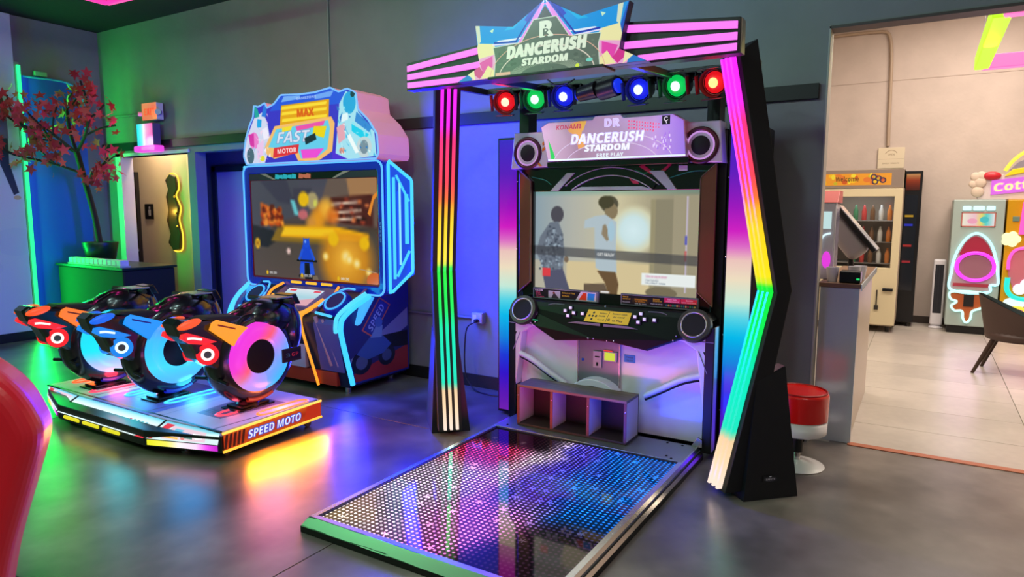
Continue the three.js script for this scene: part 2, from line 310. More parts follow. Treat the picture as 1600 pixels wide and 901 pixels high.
  // arch above the picture, plates and coloured print
  const arc = (r0, r1, a0, a1, z0, z1) => { const p = []; for (let i = 0; i <= 24; i++) { const a = a0 + (a1 - a0) * i / 24; p.push([r1 * Math.cos(a), 1.33 + r1 * Math.sin(a)]); } for (let i = 24; i >= 0; i--) { const a = a0 + (a1 - a0) * i / 24; p.push([r0 * Math.cos(a), 1.33 + r0 * Math.sin(a)]); } return prism(p, z0, z1, 0.002); };
  P('bezel_arch', arc(0.5, 0.545, 0.93, Math.PI - 0.93, -4.315, -4.298), blackGloss, bz);
  P('arch_line', merge([arc(0.494, 0.499, 0.95, Math.PI - 0.95, -4.315, -4.294), arc(0.547, 0.551, 0.9, Math.PI - 0.9, -4.315, -4.294)]), std(0xc8ccd0, 0.3), bz);
  P('arch_plate', merge([prism([[-0.46, 1.728], [-0.40, 1.728], [-0.27, 1.85], [-0.33, 1.852]], -4.315, -4.3, 0.003), prism([[0.46, 1.728], [0.40, 1.728], [0.27, 1.85], [0.37, 1.85]], -4.315, -4.3, 0.003), prism([[-0.30, 1.728], [0.30, 1.728], [0.22, 1.752], [-0.22, 1.752]], -4.315, -4.306, 0.002)]), std(0xaebcba, 0.35), bz);
  P('bezel_print', merge([prism([[0.06, 1.86], [0.1, 1.85], [0.16, 1.77], [0.2, 1.765], [0.19, 1.79], [0.15, 1.79], [0.09, 1.875]], -4.315, -4.304), prism([[0.2, 1.88], [0.28, 1.83], [0.36, 1.83], [0.42, 1.885], [0.4, 1.885], [0.35, 1.85], [0.29, 1.85], [0.23, 1.89]], -4.315, -4.304)]), std(0xb8204c, 0.4), bz);
  P('print_line', merge([tube([[0.17, 1.86, -4.31], [0.24, 1.835, -4.31], [0.3, 1.86, -4.31]], 0.003), tube([[-0.62, 1.83, -4.312], [-0.5, 1.80, -4.312], [-0.46, 1.77, -4.312]], 0.002), tube([[0.4, 1.8, -4.312], [0.56, 1.84, -4.312], [0.66, 1.84, -4.312]], 0.002)]), std(0x30b090, 0.4), bz);
  P('bezel_label', bx(0.465, 0.525, 1.845, 1.88, -4.315, -4.31), std(0xdfe4e0, 0.5), bz);
  // brown mirror cheeks beside the picture
  for (const s of [-1, 1]) {
    const g = prism([[0, 0.98], [0.10, 1.07], [0.10, 1.80], [0, 1.885]].map(([x, y]) => [s * (0.715 - x), y]), -4.315, -4.29, 0.004);
    const ck = P('mirror_cheek', g, std(0x8a5c44, 0.14, 0.5), bz);
    P('cheek_edge', tube([[s * 0.715, 0.985, -4.287], [s * 0.617, 1.072, -4.287], [s * 0.617, 1.80, -4.287], [s * 0.715, 1.885, -4.287]], 0.003, false, 40, 6, true), std(0x8c7468, 0.25, 0.6), ck);
  }
  // ---- instruction strips under the picture
  const stripTex = canvas(1024, 160, (c) => {
    c.fillStyle = '#1a1420'; c.fillRect(0, 0, 1024, 160);
    words(c, 'FOLLOW', 30, 32, 34, '#f4d8e8', { w: 130 }); words(c, 'what', 40, 66, 26, '#ff5a90', { w: 80 }); words(c, 'is this', 46, 98, 26, '#ff5a90', { w: 90 }); words(c, 'screen', 54, 130, 26, '#ff5a90', { w: 130 });
    c.fillStyle = '#b8b8c8'; c.fillRect(250, 30, 190, 110); poly(c, [[300, 140], [340, 50], [420, 140]], '#3a3440'); blob(c, 338, 60, 18, 18, '#8a4030');
    words(c, 'Select & Play', 470, 50, 30, '#e8b830', { w: 200 }); words(c, 'Details', 470, 96, 30, '#e8b830', { w: 120 });
    poly(c, [[680, 150], [760, 14], [1000, 14], [1000, 150]], '#d8d0dc'); poly(c, [[730, 140], [800, 30], [850, 30], [850, 140]], '#e04020'); poly(c, [[870, 30], [980, 30], [960, 140], [860, 130]], '#2a90e0');
    line(c, [[8, 8], [1016, 8], [1016, 152], [8, 152]], '#9a98a8', 9, true);
  });
  const stripTex2 = canvas(1024, 160, (c) => {
    c.fillStyle = '#17141c'; c.fillRect(0, 0, 1024, 160);
    words(c, 'How to', 24, 36, 30, '#e8b820', { w: 80 }); words(c, 'control', 24, 66, 30, '#e8b820', { w: 110 }); words(c, 'Tap panels', 20, 112, 22, '#cfcfe0', { w: 110 });
    c.fillStyle = '#3a2a14'; c.fillRect(160, 50, 220, 60); words(c, 'Slide and Step', 190, 66, 28, '#e8a020', { w: 170 }); words(c, 'on the floor', 205, 96, 24, '#e8a020', { w: 130 }); words(c, 'with the music', 195, 128, 22, '#e0e0ee', { w: 160 });
    words(c, 'Bonus', 440, 46, 30, '#e8b820', { w: 90 }); words(c, 'Dance', 440, 72, 26, '#e8b820', { w: 120 }); words(c, 'Players can add tips', 410, 112, 22, '#dcdcf0', { w: 160 });
    c.fillStyle = '#e02860'; c.fillRect(590, 14, 210, 66); c.fillStyle = '#e03048'; c.fillRect(805, 14, 205, 66); words(c, 'Super Rush', 630, 34, 24, '#ffd8e0', { w: 120 }); words(c, 'Battle', 870, 34, 24, '#ffd8e0', { w: 90 }); words(c, 'ANNOUNCE', 610, 62, 20, '#ffc0d0', { w: 170 }); words(c, 'NEW EDITION', 815, 62, 20, '#ffc0d0', { w: 180 });
    for (let i = 0; i < 14; i++) blob(c, 620 + i * 28, 118, rr(9, 15), rr(12, 18), ['#2a6a8a', '#d0a060', '#b03050', '#3a8a60'][i % 4]);
    line(c, [[8, 8], [1016, 8], [1016, 152], [8, 152]], '#8a8898', 9, true);
  });
  for (const [x0, x1, t] of [[-0.6, -0.07, stripTex], [0.09, 0.63, stripTex2]]) {
    const f = P('instruction_strip', bx(x0, x1, 0.945, 1.03, -4.318, -4.3, 0.008), std(0x6a6878, 0.4));
    P('strip_print', quad([x0 + 0.005, 0.95, -4.299], [x1 - 0.005, 0.95, -4.299], [x1 - 0.005, 1.025, -4.299], [x0 + 0.005, 1.025, -4.299]), printed(t, 0.3), f);
  }
  // ---- upper speaker wings and marquee
  for (const s of [-1, 1]) {
    const h = P('speaker_housing', prism([[s * 0.455, 1.895], [s * 0.46, 2.14], [s * 0.735, 2.14], [s * 0.76, 1.885]], -4.42, -4.25, 0.008), std(0xd8cce0, 0.25, 0.1, { clearcoat: 0.5 }));
    const c0 = s * 0.62, cy = 1.995;
    const put = g => { g.translate(c0, cy, -4.25); return g; };
    P('speaker_ring', put(new THREE.TorusGeometry(0.102, 0.014, 10, 40)), std(0x5a2c3c, 0.3, 0.5), h);
    P('ring_light', put(new THREE.TorusGeometry(0.084, 0.006, 8, 40)), glow(0xe8a8ff, 0.7), h);
    const cone = new THREE.SphereGeometry(0.082, 28, 12, 0, 7, 0, 1.0); cone.rotateX(Math.PI / 2); cone.scale(1, 1, 0.5); cone.translate(0, 0, -0.028); P('speaker_cone', put(cone), std(0x120c18, 0.7), h);
    P('wing_print', merge([prism([[s * 0.50, 2.06], [s * 0.455, 2.10], [s * 0.455, 2.08], [s * 0.495, 2.04]], -4.25, -4.246), prism([[s * 0.50, 2.02], [s * 0.457, 2.05], [s * 0.457, 2.03], [s * 0.498, 2.0]], -4.25, -4.246), prism([[s * 0.53, 1.93], [s * 0.5, 1.9], [s * 0.52, 1.9], [s * 0.545, 1.925]], -4.25, -4.246)]), std(0xe08018, 0.4), h);
  }
  const MO = [[-0.487, 2.162], [-0.431, 2.192], [-0.095, 2.189], [-0.076, 2.213], [0.106, 2.212], [0.125, 2.189], [0.46, 2.192], [0.53, 2.151], [0.55, 1.925], [-0.43, 1.925]];
  const mq = P('marquee', prism(MO, -4.3, -4.2, 0.006), std(0xd9cbe2, 0.18, 0.1, { clearcoat: 0.6 }));
  const marTex = canvas(1024, 300, (c, w, h) => {
    const g = c.createLinearGradient(0, 0, w, 0); g.addColorStop(0, '#d8b8d0'); g.addColorStop(0.3, '#a8889c'); g.addColorStop(0.55, '#b094a8'); g.addColorStop(0.8, '#c09cd4'); g.addColorStop(1, '#9878dc'); c.fillStyle = g; c.fillRect(0, 0, w, h);
    poly(c, [[230, 40], [330, 20], [310, 120], [340, 210], [290, 220], [270, 130], [210, 90]], '#e8a45a'); poly(c, [[300, 20], [350, 20], [320, 100]], '#e8b850');
    poly(c, [[60, 140], [100, 230], [120, 285], [84, 280]], '#3cd060');
    c.strokeStyle = '#d8c8e0'; c.lineWidth = 5; c.beginPath(); c.ellipse(520, 330, 420, 210, 0, Math.PI, 0); c.stroke(); c.beginPath(); c.ellipse(520, 340, 330, 160, 0, Math.PI, 0); c.stroke();
    for (let i = 0; i < 34; i++) { c.fillStyle = ['#f8487a', '#ff6a90', '#e8306a'][i % 3]; c.fillRect(640 + (i % 12) * 18, 44 + Math.floor(i / 12) * 22 + (i % 12) * 3, 8, 14 - (i % 3) * 3); }
    for (let i = 0; i < 30; i++) { c.fillStyle = i % 2 ? '#e8d8ff' : '#a878e0'; c.fillRect(790 + rr(0, 130), 130 + rr(0, 110), 8, 18); }
    words(c, 'KONAMI', 118, 62, 44, '#c03a62', { w: 190, skew: 0.1 });
    words(c, 'DR', 470, 52, 74, '#d6c6ee', { w: 110, stroke: '#f2e8ff', lw: 5 });
    words(c, 'DANCERUSH', 230, 152, 92, '#f6fbff', { w: 520, skew: 0.14, stroke: '#d0c0ea', lw: 8 });
    words(c, 'STARDOM', 335, 218, 58, '#ffffff', { w: 320, skew: 0.1, stroke: '#cfe0e4', lw: 5 }); words(c, 'FREE PLAY', 420, 268, 34, '#eafff6', { w: 190 });
    c.fillStyle = '#221a26'; c.fillRect(862, 30, 52, 58); c.strokeStyle = '#e8e8e8'; c.lineWidth = 5; c.beginPath(); c.arc(888, 52, 12, 0.4, 5.6); c.moveTo(886, 60); c.lineTo(892, 82); c.stroke();
    c.fillStyle = '#e8fff4'; c.fillRect(0, 284, w, 16);
  });
  P('marquee_sign_print', flat(MO.map(([x, y]) => [x * 0.985 + 0.0005, 2.06 + (y - 2.06) * 0.97]), -4.1985, [-0.487, 0.55, 1.925, 2.213]), new THREE.MeshPhysicalMaterial({ map: marTex, roughness: 0.16, clearcoat: 0.8, emissive: 0xffffff, emissiveMap: marTex, emissiveIntensity: 0.7, iridescence: 0.6, iridescenceIOR: 1.4 }), mq);
  P('marquee_edge', bx(-0.44, 0.56, 1.885, 1.922, -4.33, -4.21, 0.004), blackGloss, mq);
  rectLight('marquee_light', 0.9, 0.2, [XC, 2.06, -4.18], [XC, 1.9, 0], 0xe8d0ff, 0.9);
  // ---- control deck
  const dk = P('control_deck', (() => {
    const g = prism([[-0.70, 0.943], [0.70, 0.943], [0.74, 0.9], [0.58, 0.78], [0.5, 0.745], [0.325, 0.668], [0.06, 0.70], [-0.06, 0.70], [-0.36, 0.668], [-0.52, 0.752], [-0.56, 0.78], [-0.72, 0.9]], -4.38, -4.2, 0.012);
    const p = g.attributes.position; for (let i = 0; i < p.count; i++) if (p.getZ(i) > -4.3) p.setZ(i, p.getZ(i) - Math.max(0, p.getY(i) - 0.8) * 0.42); g.computeVertexNormals(); return g;
  })(), std(0x08070a, 0.38, 0, { specularIntensity: 0.45 }));
  const dz = y => -4.2 - Math.max(0, y - 0.8) * 0.42 + 0.0015;
  for (const s of [-1, 1]) {
    const put = g => { g.rotateX(-0.4); g.translate(s * 0.63, 0.868, dz(0.868) + 0.012); return g; };
    P('deck_speaker', put(new THREE.CylinderGeometry(0.105, 0.112, 0.03, 40).rotateX(Math.PI / 2)), std(0x3a2c30, 0.35, 0.4), dk);
    P('deck_speaker_ring', put((() => { const t = new THREE.TorusGeometry(0.08, 0.006, 8, 40); t.translate(0, 0, 0.015); return t; })()), std(0xb8a8a8, 0.25, 0.6), dk);
    P('deck_speaker_cone', put(new THREE.CylinderGeometry(0.077, 0.077, 0.004, 36).rotateX(Math.PI / 2).translate(0, 0, 0.015)), std(0x0e0c12, 0.8), dk);
    // four menu buttons in a cross and one start button on each side
    const cx = s * 0.26 + 0.005;
    for (const [dx, dy] of [[0, 0.028], [-0.038, 0.006], [0.03, -0.004], [-0.01, -0.026], [0.098, -0.004]]) {
      const y = 0.88 + dy;
      const b = P('button', bx(cx + dx - 0.019, cx + dx + 0.019, y - 0.017, y + 0.014, dz(y) - 0.01, dz(y) + 0.008, 0.004), std(0x26242a, 0.4, 0.4), dk);
      P('button_light_cap', bx(cx + dx - 0.0105, cx + dx + 0.0105, y - 0.009, y + 0.011, dz(y), dz(y) + 0.014, 0.003), glow(0xe4e6ee, 0.35, { color: 0xdddde4 }), b);
    }
    P('deck_trim', tube([[s * 0.13 + (s > 0 ? 0.2 : -0.2) * 0.9, 0.925, dz(0.925)], [s * 0.40, 0.925, dz(0.925)], [s * 0.44, 0.915, dz(0.915)]], 0.003), std(0x6a6a74, 0.3, 0.5), dk);
    P('deck_plate', prism([[s * 0.012, 0.822], [s * 0.19, 0.822], [s * 0.26, 0.808], [s * 0.012, 0.805]], -4.2, dz(0.815) + 0.006), std(0x8f8d92, 0.3, 0.5), dk);
  }
  const yTex = canvas(512, 130, (c) => {
    c.fillStyle = '#e6c81e'; c.fillRect(0, 0, 512, 130); for (const [x, y] of [[80, 65], [80, 30], [80, 100], [40, 65], [120, 65]]) blob(c, x, y, 12, 12, '#1c1a10');
    words(c, 'Select', 150, 30, 24, '#1c1a10', { w: 90 }); words(c, 'Decide', 150, 60, 24, '#1c1a10', { w: 80 }); words(c, 'Card', 150, 100, 22, '#3a3410', { w: 80 }); line(c, [[262, 10], [250, 120]], '#3a3410', 5);
    words(c, 'Insert coin', 300, 26, 24, '#1c1a10', { w: 170 }); words(c, 'or card', 320, 58, 24, '#1c1a10', { w: 130 }); words(c, 'to Play', 320, 98, 28, '#1c1a10', { w: 120 }); blob(c, 280, 92, 16, 14, '#8a7a18');
  });
  P('instruction_plate', quad([-0.14, 0.828, dz(0.828) + 0.002], [0.185, 0.828, dz(0.828) + 0.002], [0.2, 0.908, dz(0.908) + 0.002], [-0.118, 0.908, dz(0.908) + 0.002]), printed(yTex, 0.4), dk);
  P('deck_screw', merge([[-0.545, 0.765], [-0.52, 0.79], [0.5, 0.76], [0.52, 0.79], [0.09, 0.715], [0.04, 0.71], [-0.1, 0.712], [-0.06, 0.715], [0, 0.935]].map(([x, y]) => { const g = new THREE.SphereGeometry(0.006, 8, 6); g.translate(x, y, dz(y)); return g; })), chrome, dk);
  P('status_light', bx(-0.55, -0.5, 0.80, 0.807, dz(0.803) - 0.004, dz(0.803) + 0.003, 0.001), glow(0x20e0a0, 0.5), dk);
  // ---- lower front: white legs, glossy panel, curved grip ribs, card panel
  P('lower_panel', bx(-0.7, 0.7, 0.07, 0.86, -4.36, -4.31, 0.003), new THREE.MeshPhysicalMaterial({ color: 0xe2d8ea, roughness: 0.16, clearcoat: 0.8, clearcoatRoughness: 0.06 }));
  for (const s of [-1, 1]) {
    const lg = P('front_leg', prism([[s * 0.762, 0.05], [s * 0.762, 0.86], [s * 0.52, 0.86], [s * 0.52, 0.755], [s * 0.56, 0.752], [s * 0.645, 0.70], [s * 0.672, 0.5], [s * 0.70, 0.3], [s * 0.70, 0.05]], -4.31, -4.225, 0.008), lavWhite);
    P('leg_inlay', prism([[s * 0.742, 0.70], [s * 0.742, 0.58], [s * 0.69, 0.70]], -4.226, -4.221), blackMatte, lg);
    P('leg_line', merge([tube([[s * 0.66, 0.70, -4.222], [s * 0.72, 0.56, -4.222]], 0.003), tube([[s * 0.755, 0.765, -4.222], [s * 0.53, 0.765, -4.222]], 0.003)]), std(0x8c86a0, 0.4), lg);
    const rib = [[s * 0.70, 0.545, -4.245], [s * 0.56, 0.50, -4.235], [s * 0.42, 0.42, -4.24], [s * 0.3, 0.35, -4.26]];
    P('grip_rib', tube(rib, 0.02, false, 30, 10), lavWhite, lg);
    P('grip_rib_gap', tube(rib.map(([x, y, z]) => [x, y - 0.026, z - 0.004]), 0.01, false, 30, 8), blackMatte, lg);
  }
  const cp = P('card_panel', bx(-0.22, 0.095, 0.34, 0.69, -4.32, -4.3, 0.004), std(0x8e8a9c, 0.28, 0.6));
  P('card_panel_edge', merge([bx(-0.226, -0.218, 0.34, 0.69, -4.31, -4.292, 0.002), bx(0.092, 0.1, 0.34, 0.69, -4.31, -4.292, 0.002)]), std(0xd8c0c8, 0.2, 0.7), cp);
  P('card_reader', merge([bx(-0.10, -0.035, 0.49, 0.61, -4.302, -4.286), bx(-0.02, 0.08, 0.545, 0.615, -4.302, -4.286)]), std(0xb4a4b4, 0.3, 0.3), cp);
  P('reader_screen_light', bx(-0.012, 0.065, 0.552, 0.608, -4.288, -4.282, 0.006), glow(0xd8e83c, 0.85), cp);
  P('reader_slot', merge([bx(-0.085, -0.05, 0.565, 0.575, -4.287, -4.283), bx(-0.075, -0.06, 0.505, 0.53, -4.287, -4.283)]), blackMatte, cp);
  P('reader_edge_light', bx(-0.02, 0.045, 0.617, 0.622, -4.29, -4.284, 0.001), glow(0xff4030, 0.9), cp);
  P('keyhole', (() => { const g = new THREE.SphereGeometry(0.011, 10, 8); g.translate(-0.185, 0.535, -4.3); return g; })(), std(0x2050c0, 0.3), cp);
  P('blue_notice', bx(0.125, 0.205, 0.552, 0.605, -4.31, -4.307, 0.001), printed(canvas(128, 84, (c) => { c.fillStyle = '#2f86d0'; c.fillRect(0, 0, 128, 84); words(c, 'Please', 24, 28, 22, '#12324e', { w: 80 }); words(c, 'tap card', 30, 58, 20, '#12324e', { w: 74 }); }), 0.4));
  P('arched_lip', arc0(), lavWhite);
  function arc0() { const p = []; for (let i = 0; i <= 16; i++) { const a = 0.75 + (Math.PI - 1.5) * i / 16; p.push([-0.06 + 0.235 * Math.cos(a), 0.19 + 0.235 * Math.sin(a)]); } for (let i = 16; i >= 0; i--) { const a = 0.75 + (Math.PI - 1.5) * i / 16; p.push([-0.06 + 0.205 * Math.cos(a), 0.17 + 0.205 * Math.sin(a)]); } return prism(p, -4.31, -4.2, 0.006); }
  // ---- light gate: two bent columns on wedge feet, header with star sign
  const ledTex = canvas(8, 512, (c, w, h) => {
    const st = [[0, '#ff2cff'], [0.10, '#ff30f4'], [0.14, '#ff3a86'], [0.26, '#ff4c5c'], [0.31, '#ff7a3a'], [0.335, '#ffb428'], [0.38, '#ffd820'], [0.49, '#ffe81c'], [0.508, '#c8ee20'], [0.52, '#14f03c'], [0.64, '#10f060'], [0.70, '#0cecb0'], [0.78, '#12ecc4'], [0.86, '#20e8c0'], [0.885, '#f4d2a4'], [0.93, '#ffdcb0'], [1, '#ffe8d8']];
    vgrad(c, 0, 0, w, h, st);
  });
  const ledMat = lit(ledTex, 1.05);
  for (const s of [-1, 1]) {
    // a runs along the face normal (inwards and forward), b along the outer front edge (outwards and forward)
    const O = [s * 0.978, -3.65], at = (a, b, y) => [O[0] + S2 * s * (b - a), y, O[1] + S2 * (a + b)];
    const slab = (prof, b0, b1) => { // profile (a, y) between two offsets along b
      const g = prism(prof, Math.min(b0, b1), Math.max(b0, b1), 0.004), m = new THREE.Matrix4();
      m.makeBasis(V(-S2 * s, 0, S2), V(0, 1, 0), V(S2 * s, 0, S2)); m.setPosition(O[0], 0, O[1]); g.applyMatrix4(m);
      if (s > 0) { const ix = g.index; if (!ix) { const p = g.attributes.position, n = g.attributes.normal, u = g.attributes.uv; for (let i = 0; i < p.count; i += 3) for (const [q, k] of [[p, 3], [n, 3], [u, 2]]) for (let j = 0; j < k; j++) { const t = q.array[(i + 1) * k + j]; q.array[(i + 1) * k + j] = q.array[(i + 2) * k + j]; q.array[(i + 2) * k + j] = t; } } }
      return g;
    };
    const F = [[-0.018, 0.05], [-0.285, 1.15], [0, 2.385]];
    const col = P('gate_column', slab([[-0.018, 0.04], [-0.285, 1.15], [0, 2.40], [-0.10, 2.47], [-0.375, 1.155], [-0.16, 0.04]], 0, -0.17), blackMatte);
    P('column_fin', slab([[-0.10, 2.36], [-0.16, 2.22], [-0.40, 1.155], [-0.25, 0.62], [-0.22, 0.62], [-0.36, 1.155], [-0.09, 2.36]], -0.03, -0.14), std(0x17141a, 0.5), col);
    // wedge foot
    const foot = (() => {
      const lo = [[-0.11, 0.04], [-0.45, 0.04], [-0.45, -0.24], [-0.11, -0.24]], hi = [[-0.185, 0.0], [-0.36, 0.0], [-0.36, -0.17], [-0.185, -0.17]];
      const A = lo.map(([a, b]) => at(a, b, 0)), B = hi.map(([a, b], i) => at(a, b, i === 0 || i === 3 ? 0.66 : 0.74));
      const fs = [[0, 1, 2, 3]].map(f => quad(...f.map(i => A[i]))); fs.push(quad(...B)); for (let i = 0; i < 4; i++) { const j = (i + 1) % 4; fs.push(quad(A[i], A[j], B[j], B[i])); } return merge(fs);
    })();
    const ft = P('wedge_foot', foot, std(0x101016, 0.5), col);
    P('foot_cap', quad(at(-0.19, -0.002, 0.667), at(-0.355, -0.002, 0.743), at(-0.355, -0.06, 0.745), at(-0.19, -0.06, 0.669)), std(0x6a4456, 0.4), col);
    if (s > 0) P('foot_label', (() => { const g = quad([-0.045, 0, 0], [0.045, 0, 0], [0.045, 0.034, 0], [-0.045, 0.034, 0]); g.rotateX(-0.06); g.rotateY(Math.atan2(S2 * s, S2)); const c0 = at(-0.275, 0.0375, 0.1); g.translate(c0[0], c0[1], c0[2] + 0.004); return g; })(), printed(canvas(128, 48, (c) => { c.fillStyle = '#14141a'; c.fillRect(0, 0, 128, 48); blob(c, 64, 26, 56, 18, '#3c3c46'); words(c, 'SAFETY', 24, 26, 20, '#c0c0c8', { w: 80 }); poly(c, [[50, 2], [78, 2], [70, 10], [58, 10]], '#d0d0d8'); }), 0.5), col);
    // three raised strips following the bent face
    for (let k = 0; k < 3; k++) {
      const b0 = -0.034 - k * 0.043, b1 = b0 - 0.019, out = 0.03, pts = [[F[2][0], 2.385], [F[1][0], 1.15], [F[0][0], 0.055]];
      const pos = [], uv = [], idx = [], L = [0, Math.hypot(0.285, 1.235), 0]; L[2] = L[1] + Math.hypot(0.267, 1.095);
      pts.forEach(([a, y], i) => { for (const [bb, o] of [[b0, 0], [b0, out], [b1, out], [b1, 0]]) { pos.push(...at(a + o, bb, y)); uv.push(0.5, 1 - L[i] / L[2]); } });
      for (let i = 0; i < 2; i++) for (let q = 0; q < 3; q++) { const A = i * 4 + q, B = A + 1, C = A + 5, E = A + 4; idx.push(A, B, C, A, C, E); }
      idx.push(0, 3, 2, 0, 2, 1, 8, 9, 10, 8, 10, 11);
      let g = new THREE.BufferGeometry(); g.setAttribute('position', new THREE.Float32BufferAttribute(pos, 3)); g.setAttribute('uv', new THREE.Float32BufferAttribute(uv, 2)); g.setIndex(idx); g = g.toNonIndexed(); g.computeVertexNormals();
      P('led_strip', g, ledMat, col);
    }
    const F2 = y => y > 1.15 ? -0.285 * (2.385 - y) / 1.235 : -0.018 - 0.267 * (y - 0.05) / 1.1;
    for (const [y, h, cc, k] of [[2.2, 0.34, 0xff30d0, 4], [1.86, 0.34, 0xff4060, 4], [1.38, 0.44, 0xffd020, 4], [0.9, 0.42, 0x10f050, 4.5], [0.44, 0.44, 0x10e8b8, 4.5], [0.14, 0.16, 0xffdcb4, 4.5]]) {
      const p = at(F2(y) + 0.04, -0.085, y), q = at(F2(y) + 1, -0.085, y + (y > 1.15 ? -0.23 : 0.24));
      rectLight('column_led_light', 0.028, h, [p[0] + XC, p[1], p[2]], [q[0] + XC, q[1], q[2]], cc, k);
    }
  }
  // header
  const hd = P('header', merge([prism([[-1.03, 2.345], [1.03, 2.345], [1.03, 2.512], [0.44, 2.566], [-0.44, 2.566], [-1.03, 2.512]], -3.50, -3.42, 0.004), bx(-0.36, 0.36, 2.335, 2.35, -3.5, -3.335)]), black);
  const st1 = [[0.44, 2.548], [1.018, 2.493], [1.018, 2.458], [0.44, 2.511]], st2 = [[0.42, 2.465], [1.018, 2.441], [1.018, 2.406], [0.42, 2.43]], st3 = [[0.52, 2.388], [1.018, 2.391], [1.018, 2.357], [0.52, 2.357]];
  for (const s of [-1, 1]) {
    for (const q of [st1, st2, st3]) P('header_light_strip', prism(q.map(([x, y]) => [x * s, y]), -3.42, -3.408, 0.002), glow(0xff7cf8, 1.0), hd);
    rectLight('header_strip_light', 0.5, 0.14, [XC + s * 0.75, 2.44, -3.395], [XC + s * 0.75, 2.44, 0], 0xff80ff, 1.6);
    P('header_end', bx(s * 1.028, s * 1.036, 2.348, 2.51, -3.5, -3.43, 0.002), std(0x9a948a, 0.3, 0.6), hd);
  }
  const SO = [[-0.46, 2.652], [-0.205, 2.614], [-0.09, 2.68], [0, 2.735], [0.09, 2.684], [0.222, 2.614], [0.49, 2.652], [0.455, 2.5], [0.44, 2.42], [0.59, 2.345], [-0.59, 2.345], [-0.43, 2.42], [-0.445, 2.5]];
  const sg = P('star_sign', prism(SO, -3.42, -3.36, 0.004), std(0x1c2a50, 0.4), hd);
  const starTex = canvas(1600, 560, (c, w, h) => {
    const X0 = -0.6, X1 = 0.6, Y0 = 2.335, Y1 = 2.74, k = w / (X1 - X0), q = (x, y) => [(x - X0) * k, (Y1 - y) * h / (Y1 - Y0)];
    c.fillStyle = '#0c96e6'; c.fillRect(0, 0, w, h);
    const pp = (pts, f) => poly(c, pts.map(p => q(...p)), f);
    for (const s of [-1, 1]) {
      pp([[s * 0.06, 2.72], [s * 0.2, 2.6], [s * 0.26, 2.6], [s * 0.1, 2.71]], '#16b6f0'); pp([[0, 2.74], [s * 0.06, 2.72], [s * 0.13, 2.64], [s * 0.1, 2.62]], '#2030c8');
      pp([[s * 0.46, 2.66], [s * 0.43, 2.66], [s * 0.42, 2.56], [s * 0.44, 2.54]], '#d8e4c8'); pp([[s * 0.49, 2.66], [s * 0.47, 2.62], [s * 0.43, 2.5], [s * 0.46, 2.5]], '#1458c8');
      pp([[s * 0.33, 2.535], [s * 0.44, 2.55], [s * 0.46, 2.46], [s * 0.3, 2.46]], '#f2ecae'); pp([[s * 0.3, 2.48], [s * 0.46, 2.46], [s * 0.6, 2.34], [s * 0.3, 2.34]], '#f0a8d8'); pp([[s * 0.34, 2.47], [s * 0.43, 2.44], [s * 0.4, 2.37], [s * 0.34, 2.41]], '#e83cb0');
      pp([[s * 0.44, 2.43], [s * 0.5, 2.4], [s * 0.43, 2.35], [s * 0.4, 2.38]], '#d82a90'); pp([[s * 0.33, 2.39], [s * 0.37, 2.42], [s * 0.42, 2.35], [s * 0.33, 2.35]], '#f6eca8'); pp([[s * 0.5, 2.4], [s * 0.6, 2.34], [s * 0.48, 2.34]], '#2a7ad0'); pp([[s * 0.47, 2.41], [s * 0.52, 2.385], [s * 0.46, 2.345]], '#f4f0b8');
      pp([[s * 0.33, 2.62], [s * 0.36, 2.61], [s * 0.34, 2.595]], '#c8f0d0'); pp([[s * 0.1, 2.55], [s * 0.18, 2.54], [s * 0.33, 2.535], [s * 0.3, 2.55]], '#e8f0ff');
      line(c, [q(s * 0.33, 2.54), q(s * 0.185, 2.53), q(s * 0.02, 2.735)], '#1a1cb0', 12); line(c, [q(s * 0.34, 2.53), q(s * 0.17, 2.52), q(s * 0.005, 2.725)], '#f4e0ff', 10);
      pp([[0, 2.712], [s * 0.05, 2.63], [s * 0.08, 2.64], [s * 0.02, 2.715]], '#f49af0'); pp([[s * 0.02, 2.715], [s * 0.17, 2.52], [s * 0.115, 2.53], [s * 0.04, 2.66]], '#ee8cf0');
    }
    pp([[-0.335, 2.515], [-0.15, 2.522], [-0.07, 2.634], [0.07, 2.634], [0.15, 2.522], [0.335, 2.515], [0.32, 2.46], [0.33, 2.345], [-0.33, 2.345], [-0.32, 2.44]], '#5f6b62');
    line(c, [q(-0.335, 2.515), q(-0.15, 2.522), q(-0.07, 2.634), q(0.07, 2.634), q(0.15, 2.522), q(0.335, 2.515), q(0.32, 2.46), q(0.33, 2.345)], '#d8e8d4', 6); line(c, [q(-0.335, 2.515), q(-0.32, 2.44), q(-0.33, 2.345)], '#d8e8d4', 6);
    pp([[0, 2.70], [-0.045, 2.636], [0.045, 2.636]], '#4a4450');
    for (let i = 0; i < 60; i++) { const p = q(rr(-0.3, 0.3), rr(2.35, 2.51)); blob(c, p[0], p[1], rr(6, 22), rr(4, 14), 'rgba(' + (i % 2 ? '70,80,74' : '118,132,116') + ',.5)'); }
    c.strokeStyle = '#e6d8c8'; c.lineWidth = 8; const o = q(0, 2.33); c.beginPath(); c.ellipse(o[0], o[1], 0.30 * k, 0.165 * k, 0, Math.PI, 0); c.stroke(); c.lineWidth = 5; c.strokeStyle = '#f0b8a0'; c.beginPath(); c.ellipse(o[0], o[1], 0.36 * k, 0.22 * k, 0, Math.PI, 0); c.stroke();
    for (let i = 0; i < 46; i++) { const a = Math.PI * (0.08 + 0.84 * i / 45), r0 = 0.1, r1 = 0.15; line(c, [q(r0 * 1.6 * Math.cos(a), 2.335 + r0 * Math.sin(a) * 0.55), q(r1 * 1.6 * Math.cos(a), 2.335 + r1 * Math.sin(a) * 0.55)], '#aab8a0', 3); }
